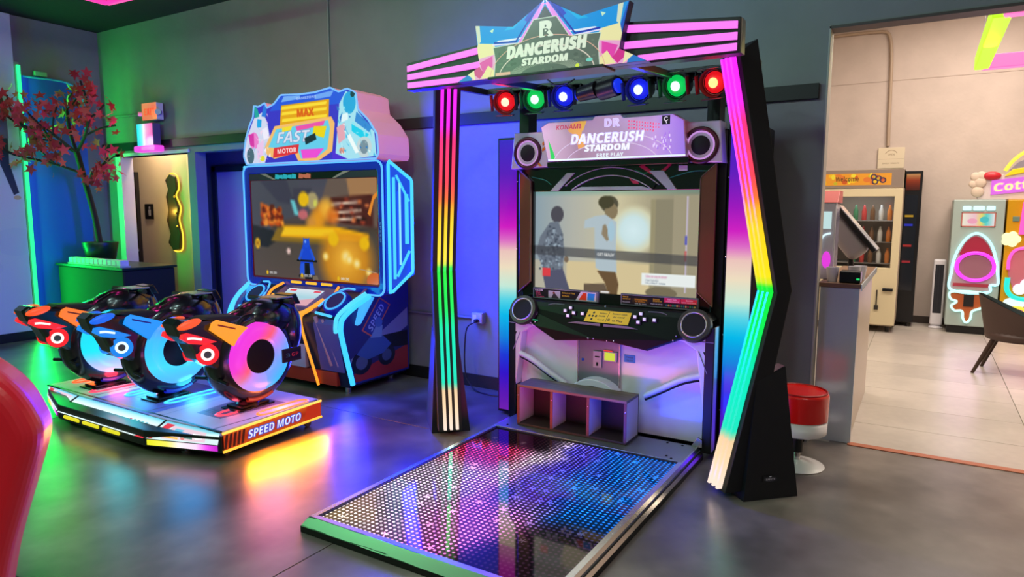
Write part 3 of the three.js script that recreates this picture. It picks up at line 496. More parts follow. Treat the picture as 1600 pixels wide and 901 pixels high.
    c.fillStyle = '#e8b8a0'; c.fillRect(...q(-0.32, 2.372), 0.1 * k, 24);
    const L = q(-0.03, 2.575); words(c, 'R', L[0] - 14, L[1], 150, '#e4f2dc', { w: 118, stroke: '#e4f2dc', lw: 12 }); words(c, 'R', L[0] + 16, L[1] + 22, 74, '#5f6b62', { w: 60 });
    const a = q(-0.245, 2.475); words(c, 'DANCERUSH', a[0], a[1], 116, '#e6f4dc', { w: 0.5 * k, skew: 0.14, stroke: '#e6f4dc', lw: 12, rot: -0.015 });
    const b = q(-0.145, 2.413); words(c, 'STARDOM', b[0], b[1], 66, '#e6f4dc', { w: 0.29 * k, skew: 0.12, stroke: '#e6f4dc', lw: 6 });
    blob(c, ...q(0.27, 2.385), 26, 14, '#78d8c8'); blob(c, ...q(0.2, 2.362), 16, 14, '#d8f048');
  });
  P('star_sign_print', flat(SO.map(([x, y]) => [x * 0.994, 2.53 + (y - 2.53) * 0.992]), -3.3585, [-0.6, 0.6, 2.335, 2.74]), lit(starTex, 0.9), sg);
  rectLight('star_sign_light', 0.8, 0.2, [XC, 2.47, -3.33], [XC, 2.2, 0], 0xd8e8e8, 1.4);
  // ---- overhead frame and lamp bar
  P('overhead_frame', merge([rodBox([-0.45, 2.37, -3.5], [-0.45, 2.42, -4.22], 0.04), rodBox([0.45, 2.37, -3.5], [0.45, 2.42, -4.22], 0.04), bx(-0.96, 0.96, 2.42, 2.46, -4.24, -4.2), bx(-0.72, -0.64, 2.1, 2.44, -4.42, -4.3), bx(0.64, 0.72, 2.1, 2.44, -4.42, -4.3), bx(-0.72, 0.72, 2.40, 2.45, -4.3, -4.22), rodBox([-0.95, 2.42, -3.72], [-0.95, 2.44, -4.22], 0.04), rodBox([0.95, 2.42, -3.72], [0.95, 2.44, -4.22], 0.04)]), black);
  function rodBox(a, b, w) { const L = V(...a).distanceTo(V(...b)), g = box(w, w, L, 0, 0, 0, 0.003); g.applyQuaternion(new THREE.Quaternion().setFromUnitVectors(V(0, 0, 1), V(...b).sub(V(...a)).normalize())); g.translate((a[0] + b[0]) / 2, (a[1] + b[1]) / 2, (a[2] + b[2]) / 2); return g; }
  P('frame_cable', tube([[-0.33, 2.44, -4.0], [-0.28, 2.405, -4.02], [-0.22, 2.41, -4.05], [-0.17, 2.44, -4.08]], 0.005), black);
  for (const [x, col, hot] of [[-0.73, 0xff1420, 0xffd0b0], [-0.49, 0x08e060, 0xd0fff0], [-0.27, 0x1828ff, 0xd0e0ff], [0.26, 0x1828ff, 0xd0e8ff], [0.5, 0x08e060, 0xd0fff0], [0.73, 0xff1420, 0xffd080]]) {
    const nm = col === 0xff1420 ? 'red' : col === 0x08e060 ? 'green' : 'blue';
    const put = g => { g.rotateX(0.28); g.rotateY(x * -0.25); g.translate(x, 2.352, -4.15); return g; };
    const can = P('stage_lamp', put(lathe([[0.001, -0.09], [0.05, -0.088], [0.072, -0.06], [0.078, 0.0], [0.086, 0.055], [0.082, 0.06], [0.076, 0.02], [0.07, 0.018]], 28).rotateX(Math.PI / 2)), std(0x1a1a1e, 0.4));
    can.userData.label = nm + ' stage lamp on the overhead bar';
    P('colour_lens_light', put(new THREE.SphereGeometry(0.072, 24, 8, 0, 7, 0, 1.1).rotateX(Math.PI / 2).scale(1, 1, 0.45).translate(0, 0, 0.006)), glow(col, 0.75), can);
    P('lamp_hot_light', put(new THREE.SphereGeometry(0.03, 16, 10).scale(1, 1, 0.5).translate(0, 0, 0.045)), glow(hot, 1.5), can);
    P('barn_door', put(merge([box(0.13, 0.006, 0.05, 0, 0.088, 0.07), box(0.13, 0.006, 0.05, 0, -0.088, 0.07), box(0.006, 0.11, 0.05, -0.09, 0, 0.07), box(0.006, 0.11, 0.05, 0.09, 0, 0.07)])), std(0x222228, 0.35), can);
    P('yoke', merge([bx(x - 0.1, x - 0.092, 2.34, 2.43, -4.2, -4.17), bx(x + 0.092, x + 0.1, 2.34, 2.43, -4.2, -4.17), bx(x - 0.1, x + 0.1, 2.422, 2.43, -4.2, -4.17)]), darkMetal, can);
    pointLight('stage_lamp_light', [XC + x, 2.335, -4.06], col, nm === 'green' ? 0.07 : 0.2, 3);
  }
  // twin scanner in the middle
  const tw = P('twin_scanner', merge([rod([-0.155, 2.345, -4.12], [-0.02, 2.365, -4.1], 0.045, 0.055), rod([0.0, 2.355, -4.12], [0.13, 2.37, -4.08], 0.06, 0.06), bx(-0.05, 0.05, 2.36, 2.43, -4.2, -4.1, 0.01), bx(0.02, 0.12, 2.40, 2.44, -4.2, -4.08, 0.006)]), std(0x17151a, 0.35));
  P('scanner_lens_light', rod([0.13, 2.37, -4.08], [0.145, 2.372, -4.076], 0.045, 0.045), glow(0x1838ff, 0.8), tw); P('scanner_lens_light', rod([-0.17, 2.342, -4.122], [-0.155, 2.345, -4.12], 0.035, 0.035), glow(0x1838ff, 0.8), tw);
}
// ------------------------------------------------------------------ dance stage
{
  const Sg = thing('dance_stage', 'low steel framed dance floor of glowing coloured dots in front of the dance machine', 'dance floor', [XC, 0, -3.2]);
  const P = (n, g, m, p = Sg) => wpart(n, g, m, p);
  const x0 = -2.497, x1 = -1.187, z0 = -3.89, z1 = -2.245, y = 0.078;
  P('stage_core', bx(x0 - 0.05, x1 + 0.05, 0.002, 0.062, -4.2, z1 + 0.03, 0), black);
  const dots = canvas(1012, 1276, (c, w, h) => {
    const field = (u, v) => { // u left to right, v back to front
      const n = fbm(NZ, u, v, 6, 3), mix = (a, b, t) => a.map((q, i) => q + (b[i] - q) * t), sm = (a, b, x) => { const t = Math.min(1, Math.max(0, (x - a) / (b - a))); return t * t * (3 - 2 * t); };
      let k = [250, 215, 255];
      k = mix(k, [255, 120, 225], sm(0.3, 0.75, v + (n - 0.5) * 0.6) * sm(0.15, 0.5, u));
      k = mix(k, [255, 240, 210], sm(0.8, 1, v) * sm(0.3, 0.0, u));
      k = mix(k, [225, 30, 90], sm(0.5, 0.3, v) * sm(0.42, 0.25, u));
      k = mix(k, [70, 60, 255], sm(0.42, 0.58, u + (n - 0.5) * 0.3) * sm(0.75, 0.5, v));
      k = mix(k, [0, 110, 255], sm(0.6, 0.8, u + (n - 0.5) * 0.3) * sm(0.78, 0.6, v));
      let b = 1; b *= 1 - 0.9 * sm(0.22, 0.12, v) * sm(0.5, 0.36, u); b *= 1 - 0.86 * sm(0.5, 0.75, v) * sm(0.62, 0.8, u + (v - 0.75) * 0.5); b *= 0.62 + 0.6 * n;
      return [k, b];
    };
    c.fillStyle = '#05040a'; c.fillRect(0, 0, w, h);
    const id = c.createImageData ? null : null;
    for (let j = 0; j < 64; j++) for (let i = 0; i < 52; i++) { const [k, b] = field((i + 0.5) / 52, (j + 0.5) / 64); c.fillStyle = 'rgb(' + k.map(q => Math.round(q * b * 0.26)).join(',') + ')'; c.fillRect(i * w / 52, j * h / 64, w / 52 + 1, h / 64 + 1); }
    const NX = 46, NY = 58;
    for (let j = 0; j < NY; j++) for (let i = 0; i < NX; i++) {
      const u = (i + 0.5) / NX, v = (j + 0.5) / NY, [k, b] = field(u, v), X = u * w, Y = v * h, lum = Math.min(1, b * 1.1);
      blob(c, X, Y, 6.0, 6.0, 'rgb(' + k.map(q => Math.round(Math.min(255, (q * 0.9) * lum))).join(',') + ')'); blob(c, X, Y, 3.8, 3.8, 'rgb(' + k.map(q => Math.round(Math.min(255, (q * 0.85 + 38) * lum))).join(',') + ')');
    }
    for (let i = 0; i < 40; i++) { const u = rnd(), v = rnd(), [k, b] = field(u, v); c.strokeStyle = 'rgb(' + k.map(q => Math.round(Math.min(255, q * b * 0.8 + 30))).join(',') + ')'; c.lineWidth = 5; const X = u * w, Y = v * h; for (let a = 0; a < 5; a++) { c.beginPath(); c.moveTo(X, Y); c.lineTo(X + 16 * Math.cos(a * 1.257), Y + 16 * Math.sin(a * 1.257)); c.stroke(); } }
  });
  const dotMat = new THREE.MeshPhysicalMaterial({ color: 0x050507, roughness: 0.04, ior: 1.5, specularIntensity: 0.6, emissive: 0xffffff, emissiveMap: dots, emissiveIntensity: 2.5 });
  P('dot_light_panel', quad([x0, 0.068, z1], [x1, 0.068, z1], [x1, 0.068, z0], [x0, 0.068, z0]), dotMat);
  for (const [x, z, col, k] of [[-0.33, -3.5, 0xff3c68, 5], [0.33, -3.5, 0x2848ff, 11], [-0.33, -2.7, 0xff80c8, 5], [0.33, -2.7, 0xb048ff, 4]]) rectLight('dot_panel_light', 0.62, 0.74, [XC + x, 0.072, z], [XC + x, 3, z], col, k);
  // steel frame: flat inner band and sloped outer face with a dark lip on the floor
  const out = 0.062, fl = 0.03;
  const ring = [[x0, z1], [x1, z1], [x1, z0 - 0.3], [x0, z0 - 0.3]];
  const prof = (a, b, dirOut) => { // one side between corners a and b, pointing outwards along dirOut
    const [ox, oz] = dirOut, p = (q, o, yy, e) => [q[0] + ox * o + e[0] * o, yy, q[1] + oz * o + e[1] * o]; return { p };
  };
  const corner = (cx, cz, sx, sz, o, yy) => [cx + sx * o, yy, cz + sz * o];
  const C = [[x0, z1, -1, 1], [x1, z1, 1, 1], [x1, -4.22, 1, 0], [x0, -4.22, -1, 0]];
  const side = (i, j) => { const A = C[i], B = C[j], k = (q, o, yy) => corner(q[0], q[1], q[2], q[3], o, yy); return merge([quad(k(A, 0, y), k(A, fl, y), k(B, fl, y), k(B, 0, y)), quad(k(A, fl, y), k(A, out, 0.032), k(B, out, 0.032), k(B, fl, y)), quad(k(A, 0, 0.06), k(A, 0, y), k(B, 0, y), k(B, 0, 0.06))]); };
  const lip = (i, j) => { const A = C[i], B = C[j], k = (q, o, yy) => corner(q[0], q[1], q[2], q[3], o, yy); return merge([quad(k(A, out, 0.032), k(A, out, 0), k(B, out, 0), k(B, out, 0.032))]); };
  const brushed = noiseTex(256, (u, v) => { const a = fbm(NZ2, u, v, 4, 3), b = NZ(u * 4, v * 180), s = 150 + 24 * (b - 0.5) + 50 * (a - 0.5); return [s, s, s]; }, false);
  const wornMap = noiseTex(256, (u, v) => { const a = fbm(NZ, u, v, 3, 5), s = a < 0.31 ? 84 : 205; return [s, s, s * 1.02]; });
  const edgeMat = new THREE.MeshPhysicalMaterial({ color: 0xd2d4d6, metalness: 1, roughness: 0.42, roughnessMap: brushed }), wornMat = new THREE.MeshPhysicalMaterial({ map: wornMap, metalness: 1, roughness: 0.3 });
  P('frame_rail', side(0, 1), wornMat); P('frame_rail', side(1, 2), edgeMat); P('frame_rail', side(3, 0), edgeMat);
  P('frame_lip', merge([lip(0, 1), lip(1, 2), lip(3, 0)]), blackMatte);
  P('inner_gasket', merge([bx(x0, x1, 0.062, 0.074, z0 - 0.01, z0 + 0.012, 0), bx(x0, x0 + 0.012, 0.062, 0.074, z0, z1, 0)]), black);
  P('rear_plate', bx(x0 - 0.02, x1 + 0.02, 0.062, 0.08, -4.215, z0 - 0.008, 0.003), std(0x9aa09a, 0.35, 0.8));
  P('rear_screw', merge([[-1.35, -4.18], [-1.25, -4.18], [-1.28, -3.95], [-1.24, -3.92], [-2.44, -4.15], [-2.44, -3.95]].map(([x, z]) => { const g = new THREE.SphereGeometry(0.009, 8, 6); g.scale(1, 0.5, 1); g.translate(x, 0.081, z); return g; })), darkMetal);
  P('corner_bracket', prism([[-1.2, 0.08], [-1.13, 0.08], [-1.13, 0.13], [-1.16, 0.145]], -4.215, -4.2, 0.002), edgeMat);
}
{ // wooden cubby with three open compartments, standing on the rear plate
  const C = thing('shoe_cubby', 'brown three-compartment wooden cubby box standing behind the dotted dance floor', 'shelf', [-1.97, 0.08, -4.09]);
  const woodTex = noiseTex(256, (u, v) => { const a = fbm(NZ, u * 0.5, v, 4, 3), g = NZ2(u * 3, v * 60 + 4 * a), s = 96 + 34 * (g - 0.5) + 30 * (a - 0.5); return [s, s * 0.84, s * 0.66]; });
  const top = printed(woodTex, 0.45), pale = std(0xb9aab4, 0.45), dark = std(0x2a1c1a, 0.6);
  const w = 0.82, d = 0.215, h = 0.295, t = 0.018;
  part('top_board', uvMetres(box(w, t, d, 0, h - t / 2, 0, 0.002), 2), top, C); part('bottom_board', box(w, t, d, 0, t / 2 + 0.001, 0, 0.002), dark, C); part('back_board', box(w, h - 0.02, 0.008, 0, h / 2, -d / 2 + 0.005, 0), dark, C);
  for (const x of [-w / 2 + t / 2, -0.137, 0.137, w / 2 - t / 2]) part('upright', box(t, h - 2 * t, d - 0.01, x, h / 2, 0.004, 0.002), pale, C);
  for (const x of [-w / 2 + t / 2, -0.137, 0.137, w / 2 - t / 2]) { const u = C.children.filter(o => o.name === 'upright').at([-w / 2 + t / 2, -0.137, 0.137, w / 2 - t / 2].indexOf(x)); part('front_edge', box(t + 0.001, h - 2 * t, 0.003, x, h / 2, d / 2 - 0.0, 0), std(0x5a3428, 0.5), u); part('screw_head', new THREE.SphereGeometry(0.005, 8, 6).translate(x, 0.22, d / 2 + 0.001), chrome, u); }
}
// ==================================================================== motorbike racing game: cabinet
const MX = -4.8;
const NEON_BLUE = 0x38b8ff, DEEP_BLUE = 0x1830ff;
{
  const D = thing('racing_game_cabinet', 'blue neon motorbike racing cabinet with big orange-lit race screen and glowing topper', 'arcade machine', [MX, 0, -4.5]);
  const P = (name, g, m, parent = D) => { g.translate(MX, 0, 0); return wpart(name, g, m, parent); };
  const bluePlastic = std(0x1c2c9c, 0.3, 0.1, { clearcoat: 0.5 }), violet = std(0x5a4a9c, 0.35), navy = std(0x10163c, 0.35, 0.1);
  // body
  const side = [[-4.86, 0.06], [-4.12, 0.06], [-4.0, 0.62], [-4.08, 0.72], [-4.34, 0.88], [-4.86, 0.88]];
  P('cabinet_body', sidePrism(side, -0.66, 0.66, 0.006), navy);
  P('neck', bx(-0.55, 0.55, 0.86, 2.0, -4.86, -4.5, 0.01), navy);
  for (const s of [-1, 1]) {
    const art = canvas(512, 600, (c, w, h) => {
      vgrad(c, 0, 0, w, h, [[0, '#1d2a86'], [0.5, '#26347c'], [1, '#3a2a60']]); poly(c, [[0, 470], [512, 170], [512, 300], [0, 540]], '#8a90b8'); poly(c, [[0, 600], [0, 560], [512, 430], [512, 600]], '#a83038'); poly(c, [[250, 330], [512, 330], [512, 440], [300, 420]], '#14182c');
      c.save(); c.translate(250, 200); c.rotate(-0.95); line(c, [[-120, -50], [120, -50], [120, 50], [-120, 50]], '#d86a58', 10, true); poly(c, [[-110, -40], [110, -40], [110, 40], [-110, 40]], '#28409c'); words(c, 'SPEED', -95, 0, 62, '#a8c4f0', { w: 190, skew: 0.2 }); c.restore();
      blob(c, 130, 480, 78, 78, '#1a2036'); blob(c, 130, 480, 46, 46, '#56648c'); blob(c, 330, 470, 70, 70, '#1a2036'); blob(c, 330, 470, 40, 40, '#4a5880'); poly(c, [[90, 420], [200, 320], [300, 330], [370, 400], [300, 450], [180, 470]], '#3e62a8'); poly(c, [[200, 330], [250, 250], [300, 260], [290, 340]], '#7aa0d0'); blob(c, 268, 236, 30, 34, '#4a78c0');
    });
    // side panel with its print, following the slanted front
    const sp = P('side_panel', sidePrism([[-4.86, 0.09], [-4.13, 0.09], [-3.995, 0.62], [-4.1, 0.76], [-4.36, 0.93], [-4.86, 0.93]], s > 0 ? 0.66 : -0.70, s > 0 ? 0.70 : -0.66, 0.004), bluePlastic);
    if (s > 0) { const q = sidePrism([[-4.84, 0.11], [-4.15, 0.11], [-4.02, 0.6], [-4.12, 0.74], [-4.37, 0.9], [-4.84, 0.9]], 0.7, 0.7012); const p = q.attributes.position, u = q.attributes.uv; for (let i = 0; i < p.count; i++) u.setXY(i, 1 - (p.getZ(i) + 4.84) / -0.82 * -1 > 9 ? 0 : (-4.02 - p.getZ(i)) / 0.82, (p.getY(i) - 0.11) / 0.8); P('side_print', q, printed(art, 0.3), sp); }
    // neon edge: down the front corner, knee, up to the screen
    const e = [[s * 0.705, 0.1, -4.11], [s * 0.705, 0.55, -3.99], [s * 0.72, 0.6, -3.97], [s * 0.72, 0.68, -3.99], [s * 0.76, 0.78, -4.1], [s * 0.80, 0.86, -4.24]];
    P('neon_edge', tube(e, 0.022, false, 60, 8), glow(0x3cc4ff, 1.3), sp);
    P('neon_edge_second', tube(e.slice(1).map(([x, y, z], i) => [x - s * (0.05 - i * 0.004), y + 0.02, z + 0.012]), 0.018, false, 40, 8), glow(0x50d0ff, 1.2), sp);
    const plate = prism([[s * 0.66, 0.56], [s * 0.735, 0.6], [s * 0.82, 0.84], [s * 0.72, 0.84], [s * 0.66, 0.72]], -0.02, 0.02, 0.006); plate.rotateX(-0.35); plate.translate(0, 0.06, -3.99 + 0.06 - 0.04); P('shoulder_light_plate', plate, glow(0x48b8ff, 0.9, { color: 0x2a50c0 }), sp);
    P('frame_light_bar', sidePrism([[-4.5, 0.98], [-4.42, 1.04], [-4.42, 1.74], [-4.5, 1.84], [-4.62, 1.8], [-4.62, 1.02]], s > 0 ? 0.95 : -0.98, s > 0 ? 0.98 : -0.95, 0.004), glow(0x1c58ff, 0.8, { color: 0x2040c0 }), D);
  }
  // neon wings beside the screen: outline and inner bars
  for (const s of [-1, 1]) {
    const A = [s * 0.925, 2.0, -4.36], B = [s * 1.06, 1.84, -4.5], C = [s * 1.06, 1.06, -4.5], E = [s * 0.925, 0.87, -4.36];
    const wg = P('neon_wing', tube([A, B, C, E], 0.014, true, 80, 8, true), glow(0x46c8ff, 1.3));
    P('wing_neon_bar', tube([[s * 0.955, 1.86, -4.39], [s * 0.955, 1.0, -4.39]], 0.013, false, 12, 8), glow(0x46c8ff, 1.2), wg);
    P('wing_neon_bar', tube([[s * 0.99, 1.82, -4.425], [s * 0.99, 1.12, -4.425]], 0.009, false, 12, 8), glow(0x8ce0ff, 1.1), wg);
    P('wing_neon_bar', tube([[s * 1.03, 1.72, -4.465], [s * 1.03, 1.3, -4.465]], 0.016, false, 12, 8), glow(0x46c8ff, 1.2), wg);
    P('wing_neon_bar', tube([[s * 0.97, 1.02, -4.405], [s * 1.045, 1.24, -4.48]], 0.012, false, 12, 8), glow(0x46c8ff, 1.2), wg);
    P('wing_neon_bar', tube([[s * 0.97, 1.88, -4.405], [s * 1.045, 1.66, -4.48]], 0.010, false, 12, 8), glow(0x46c8ff, 1.2), wg);
    P('wing_light_plate', (() => { const g = quad([s * 0.915, 0.9, -4.37], [s * 1.05, 1.06, -4.51], [s * 1.05, 1.84, -4.51], [s * 0.915, 1.99, -4.37]); return g; })(), glow(0x1c60f0, 0.55, { color: 0x16249a, side: THREE.DoubleSide }), wg);
    rectLight('wing_blue_light', 0.2, 0.9, [MX + s * 1.075, 1.45, -4.44], [MX + s * 2.2, 1.35, -4.62], 0x0c0cff, s > 0 ? 210 : 60);
  }
  // screen unit
  const rrect = (x0, x1, y0, y1, r, n = 6) => { const p = []; for (const [cx, cy, a] of [[x1 - r, y1 - r, 0], [x0 + r, y1 - r, 1], [x0 + r, y0 + r, 2], [x1 - r, y0 + r, 3]]) for (let i = 0; i <= n; i++) { const t = (a + i / n) * Math.PI / 2; p.push([cx + r * Math.cos(t), cy + r * Math.sin(t)]); } return p; };
  const fr = P('screen_frame', prism(rrect(-0.905, 0.905, 0.845, 2.01, 0.07), -4.48, -4.325, 0.01, [rrect(-0.83, 0.83, 0.93, 1.925, 0.02)]), std(0x1a2cd0, 0.25, 0.1, { clearcoat: 0.6 }));
  P('neon_outline', tube(rrect(-0.895, 0.895, 0.855, 2.0, 0.07, 5).map(([x, y]) => [x, y, -4.318]), 0.009, true, 200, 6, true), glow(0x58b4ff, 1.2), fr);
  P('red_trim', prism(rrect(-0.835, 0.835, 0.925, 1.93, 0.02), -4.345, -4.337, 0, [rrect(-0.815, 0.815, 0.945, 1.86, 0.015)]), std(0x8c1420, 0.3), fr);
  const race = canvas(1280, 720, (c, w, h) => {
    vgrad(c, 0, 0, w, h, [[0, '#4a4858'], [0.3, '#57505c'], [0.48, '#4a3c34'], [0.55, '#4e4640'], [1, '#5a4c48']]);
    poly(c, [[0, 0], [520, 0], [560, 250], [300, 300], [0, 480]], '#4a4a56'); poly(c, [[820, 0], [1280, 0], [1280, 330], [900, 330], [700, 260]], '#6a5850');
    poly(c, [[1000, 0], [1280, 0], [1280, 110], [1040, 200]], '#a87c54'); poly(c, [[100, 0], [400, 0], [480, 180], [300, 160]], '#3e3c4e'); c.fillStyle = '#403c4c'; c.fillRect(460, 60, 200, 120);
    poly(c, [[0, 480], [0, 330], [230, 370], [280, 440], [160, 500]], '#22222a'); poly(c, [[100, 160], [200, 190], [330, 230], [350, 330], [110, 330]], '#d8641c');
    for (let i = 0; i < 46; i++) blob(c, rr(110, 340), rr(190, 330), rr(8, 26), rr(8, 24), ['#7a2008', '#f09030', '#c04a10', '#5a1c0c'][i % 4]);
    poly(c, [[840, 130], [1240, 110], [1240, 330], [820, 300]], '#4e1e1c'); for (const y of [170, 230, 280]) poly(c, [[840, y], [1130, y - 20], [1140, y - 4], [850, y + 16]], '#e8d0b8'); for (let i = 0; i < 20; i++) blob(c, rr(860, 1200), rr(140, 310), rr(10, 26), rr(6, 16), ['#a8402c', '#d07040', '#2e1414'][i % 3]);
    for (const [x, y, r, k] of [[740, 250, 120, '240,150,30'], [800, 200, 90, '255,190,60'], [700, 300, 90, '240,160,30'], [860, 260, 80, '230,120,30'], [640, 310, 70, '220,150,60']]) { const q = c.createRadialGradient(x, y, 4, x, y, r); q.addColorStop(0, 'rgba(' + k + ',1)'); q.addColorStop(0.5, 'rgba(' + k + ',.7)'); q.addColorStop(1, 'rgba(' + k + ',0)'); c.fillStyle = q; c.fillRect(x - r, y - r, 2 * r, 2 * r); }
    poly(c, [[430, 140], [480, 150], [520, 260], [470, 250]], '#6ac8d0'); blob(c, 560, 250, 50, 36, '#c86a70'); blob(c, 660, 150, 60, 60, '#b0a070'); blob(c, 690, 170, 20, 26, '#d8d860');
    poly(c, [[340, 330], [880, 330], [1200, 380], [1190, 430], [260, 420]], '#f4b010'); poly(c, [[360, 350], [860, 350], [900, 400], [320, 400]], '#ffcc20'); poly(c, [[200, 450], [280, 350], [360, 340], [300, 430], [900, 430], [900, 460]], '#8a6a20');
     const g = c.createRadialGradient(980, 560, 20, 980, 560, 300); g.addColorStop(0, 'rgba(255,190,60,.98)'); g.addColorStop(0.6, 'rgba(232,150,24,.85)'); g.addColorStop(1, 'rgba(230,150,30,0)'); c.fillStyle = g; c.fillRect(660, 380, 620, 340);
    for (const [x, y, r] of [[980, 540, 36], [1080, 585, 26], [780, 545, 22], [1190, 640, 20], [1010, 560, 26]]) { const q = c.createRadialGradient(x, y, 2, x, y, r * 1.7); q.addColorStop(0, '#fff6c8'); q.addColorStop(0.5, '#ffd868'); q.addColorStop(1, 'rgba(255,200,60,0)'); c.fillStyle = q; c.fillRect(x - 60, y - 60, 120, 120); }
    blob(c, 570, 140, 54, 54, '#f0c010'); blob(c, 860, 420, 50, 50, '#f4c010'); blob(c, 1155, 445, 46, 46, '#f4c010'); blob(c, 50, 470, 30, 42, '#f0b818'); blob(c, 50, 470, 12, 18, '#8a5a10'); blob(c, 395, 520, 20, 22, '#ffd8d0');
    soften(c, 16);
    // rider on a bike, seen from behind
    blob(c, 585, 700, 90, 26, '#1c1a20'); c.fillStyle = '#181820'; c.fillRect(560, 560, 56, 130); poly(c, [[545, 470], [625, 470], [640, 560], [660, 650], [615, 680], [610, 600], [560, 600], [555, 680], [505, 650], [530, 560]], '#1848d8'); blob(c, 585, 455, 34, 34, '#1c50e0'); poly(c, [[556, 440], [552, 415], [574, 430]], '#1c50e0'); poly(c, [[614, 440], [618, 415], [596, 430]], '#1c50e0'); line(c, [[480, 585], [690, 585]], '#101018', 14); line(c, [[545, 500], [505, 580]], '#2458e0', 22); line(c, [[625, 500], [665, 580]], '#2458e0', 22); poly(c, [[520, 610], [560, 600], [556, 690], [508, 684]], '#2a5ce8'); poly(c, [[650, 610], [612, 600], [616, 690], [664, 684]], '#2a5ce8'); blob(c, 585, 660, 20, 46, '#0c0c12'); blob(c, 575, 445, 10, 12, '#70a0ff');
    poly(c, [[510, 690], [560, 690], [560, 720], [505, 720]], '#7a6a5a'); poly(c, [[640, 690], [690, 690], [700, 720], [640, 720]], '#7a6a5a');
    for (const [x, y] of [[150, 690], [530, 694], [900, 698]]) { blob(c, x, y, 12, 16, '#f0c020'); words(c, '00:30', x + 24, y, 26, '#e8e8e8', { w: 80 }); }
    line(c, [[1100, 620], [1260, 640], [1280, 660]], '#b8a898', 5); blob(c, 1250, 700, 80, 60, '#d86a28'); poly(c, [[1190, 240], [1240, 120], [1280, 90], [1280, 120], [1250, 150], [1215, 260]], '#f09030'); soften(c, 5);
  });
  P('race_screen', quad([-0.815, 0.945, -4.34], [0.815, 0.945, -4.34], [0.815, 1.86, -4.34], [-0.815, 1.86, -4.34]), lit(race, 0.85, { roughness: 0.15 }), fr);
  rectLight('race_screen_light', 1.5, 0.8, [MX, 1.4, -4.31], [MX, 1.3, 0], 0xe0a050, 0.8);
  P('upper_bezel', prism([[-0.83, 1.865], [0.83, 1.865], [0.83, 1.925], [-0.83, 1.925]], -4.36, -4.332, 0.002), std(0x3a3644, 0.3), fr);
  P('bezel_plate', merge([prism([[-0.48, 1.867], [0.34, 1.867], [0.48, 1.925], [-0.62, 1.925]], -4.332, -4.328)]), blackGloss, fr);
  for (const q of [[[-0.48, 1.867], [-0.44, 1.867], [-0.58, 1.925], [-0.66, 1.925]], [[0.3, 1.867], [0.34, 1.867], [0.52, 1.925], [0.44, 1.925]]]) P('bezel_stripe', prism(q, -4.332, -4.326), std(0xc8a8a8, 0.3, 0.3), fr);
  P('bezel_sign_print', merge([[-0.42, 0], [-0.37, 1], [-0.31, 0], [-0.25, 1], [-0.19, 0]].map(([x, k]) => prism([[x - 0.028, 1.873 + k * 0.008], [x + 0.026, 1.87], [x + 0.03, 1.908], [x - 0.02, 1.916 - k * 0.01]], -4.328, -4.324))), glow(0x30d0e0, 0.6), fr);
  P('bezel_sign_print', merge([[-0.10, 0], [-0.05, 1], [0.0, 0]].map(([x, k]) => prism([[x - 0.026, 1.873 + k * 0.008], [x + 0.026, 1.87], [x + 0.03, 1.908], [x - 0.02, 1.916 - k * 0.01]], -4.328, -4.324))), glow(0xe88060, 0.55), fr);
  const lab = canvas(64, 256, (c) => { c.fillStyle = '#1422a0'; c.fillRect(0, 0, 64, 256); words(c, 'SPEED', 32, 128, 34, '#78a0e8', { w: 190, align: 'center', rot: Math.PI / 2 }); });
  P('frame_print', quad([0.838, 1.28, -4.3245], [0.878, 1.28, -4.3245], [0.878, 1.52, -4.3245], [0.838, 1.52, -4.3245]), printed(lab, 0.3), fr);
  // topper
  const TO = [[-0.86, 2.02], [-0.9, 2.1], [-0.86, 2.26], [-0.8, 2.38], [-0.74, 2.46], [-0.72, 2.57], [-0.66, 2.55], [-0.56, 2.58], [-0.54, 2.53], [-0.44, 2.56], [-0.34, 2.635], [-0.1, 2.62], [0.1, 2.62], [0.3, 2.645], [0.4, 2.6], [0.5, 2.62], [0.6, 2.58], [0.62, 2.44], [0.74, 2.34], [0.83, 2.22], [0.84, 2.06], [0.82, 2.02]];
  const tp = P('topper_light_box', prism(TO, -4.75, -4.34, 0.012), std(0xf0b8c0, 0.3, 0, { emissive: 0xf08098, emissiveIntensity: 0.4 }));
  const topTex = canvas(1400, 500, (c, w, h) => {
    const X0 = -0.92, X1 = 0.92, Y0 = 2.0, Y1 = 2.66, q = (x, y) => [(x - X0) * w / (X1 - X0), (Y1 - y) * h / (Y1 - Y0)], pp = (pts, f) => poly(c, pts.map(p => q(...p)), f);
    c.fillStyle = '#3a30c8'; c.fillRect(0, 0, w, h); pp([[-0.44, 2.56], [-0.3, 2.64], [0.36, 2.65], [0.5, 2.6], [0.5, 2.5], [-0.5, 2.5]], '#2858e0'); pp([[-0.3, 2.62], [-0.08, 2.61], [-0.1, 2.58], [-0.34, 2.57]], '#78b0f8'); pp([[0.1, 2.6], [0.34, 2.62], [0.3, 2.57], [0.1, 2.56]], '#70a8f8'); words(c, 'GAMEZONE', ...q(-0.14, 2.585), 24, '#b8d0ff', { w: 200 });
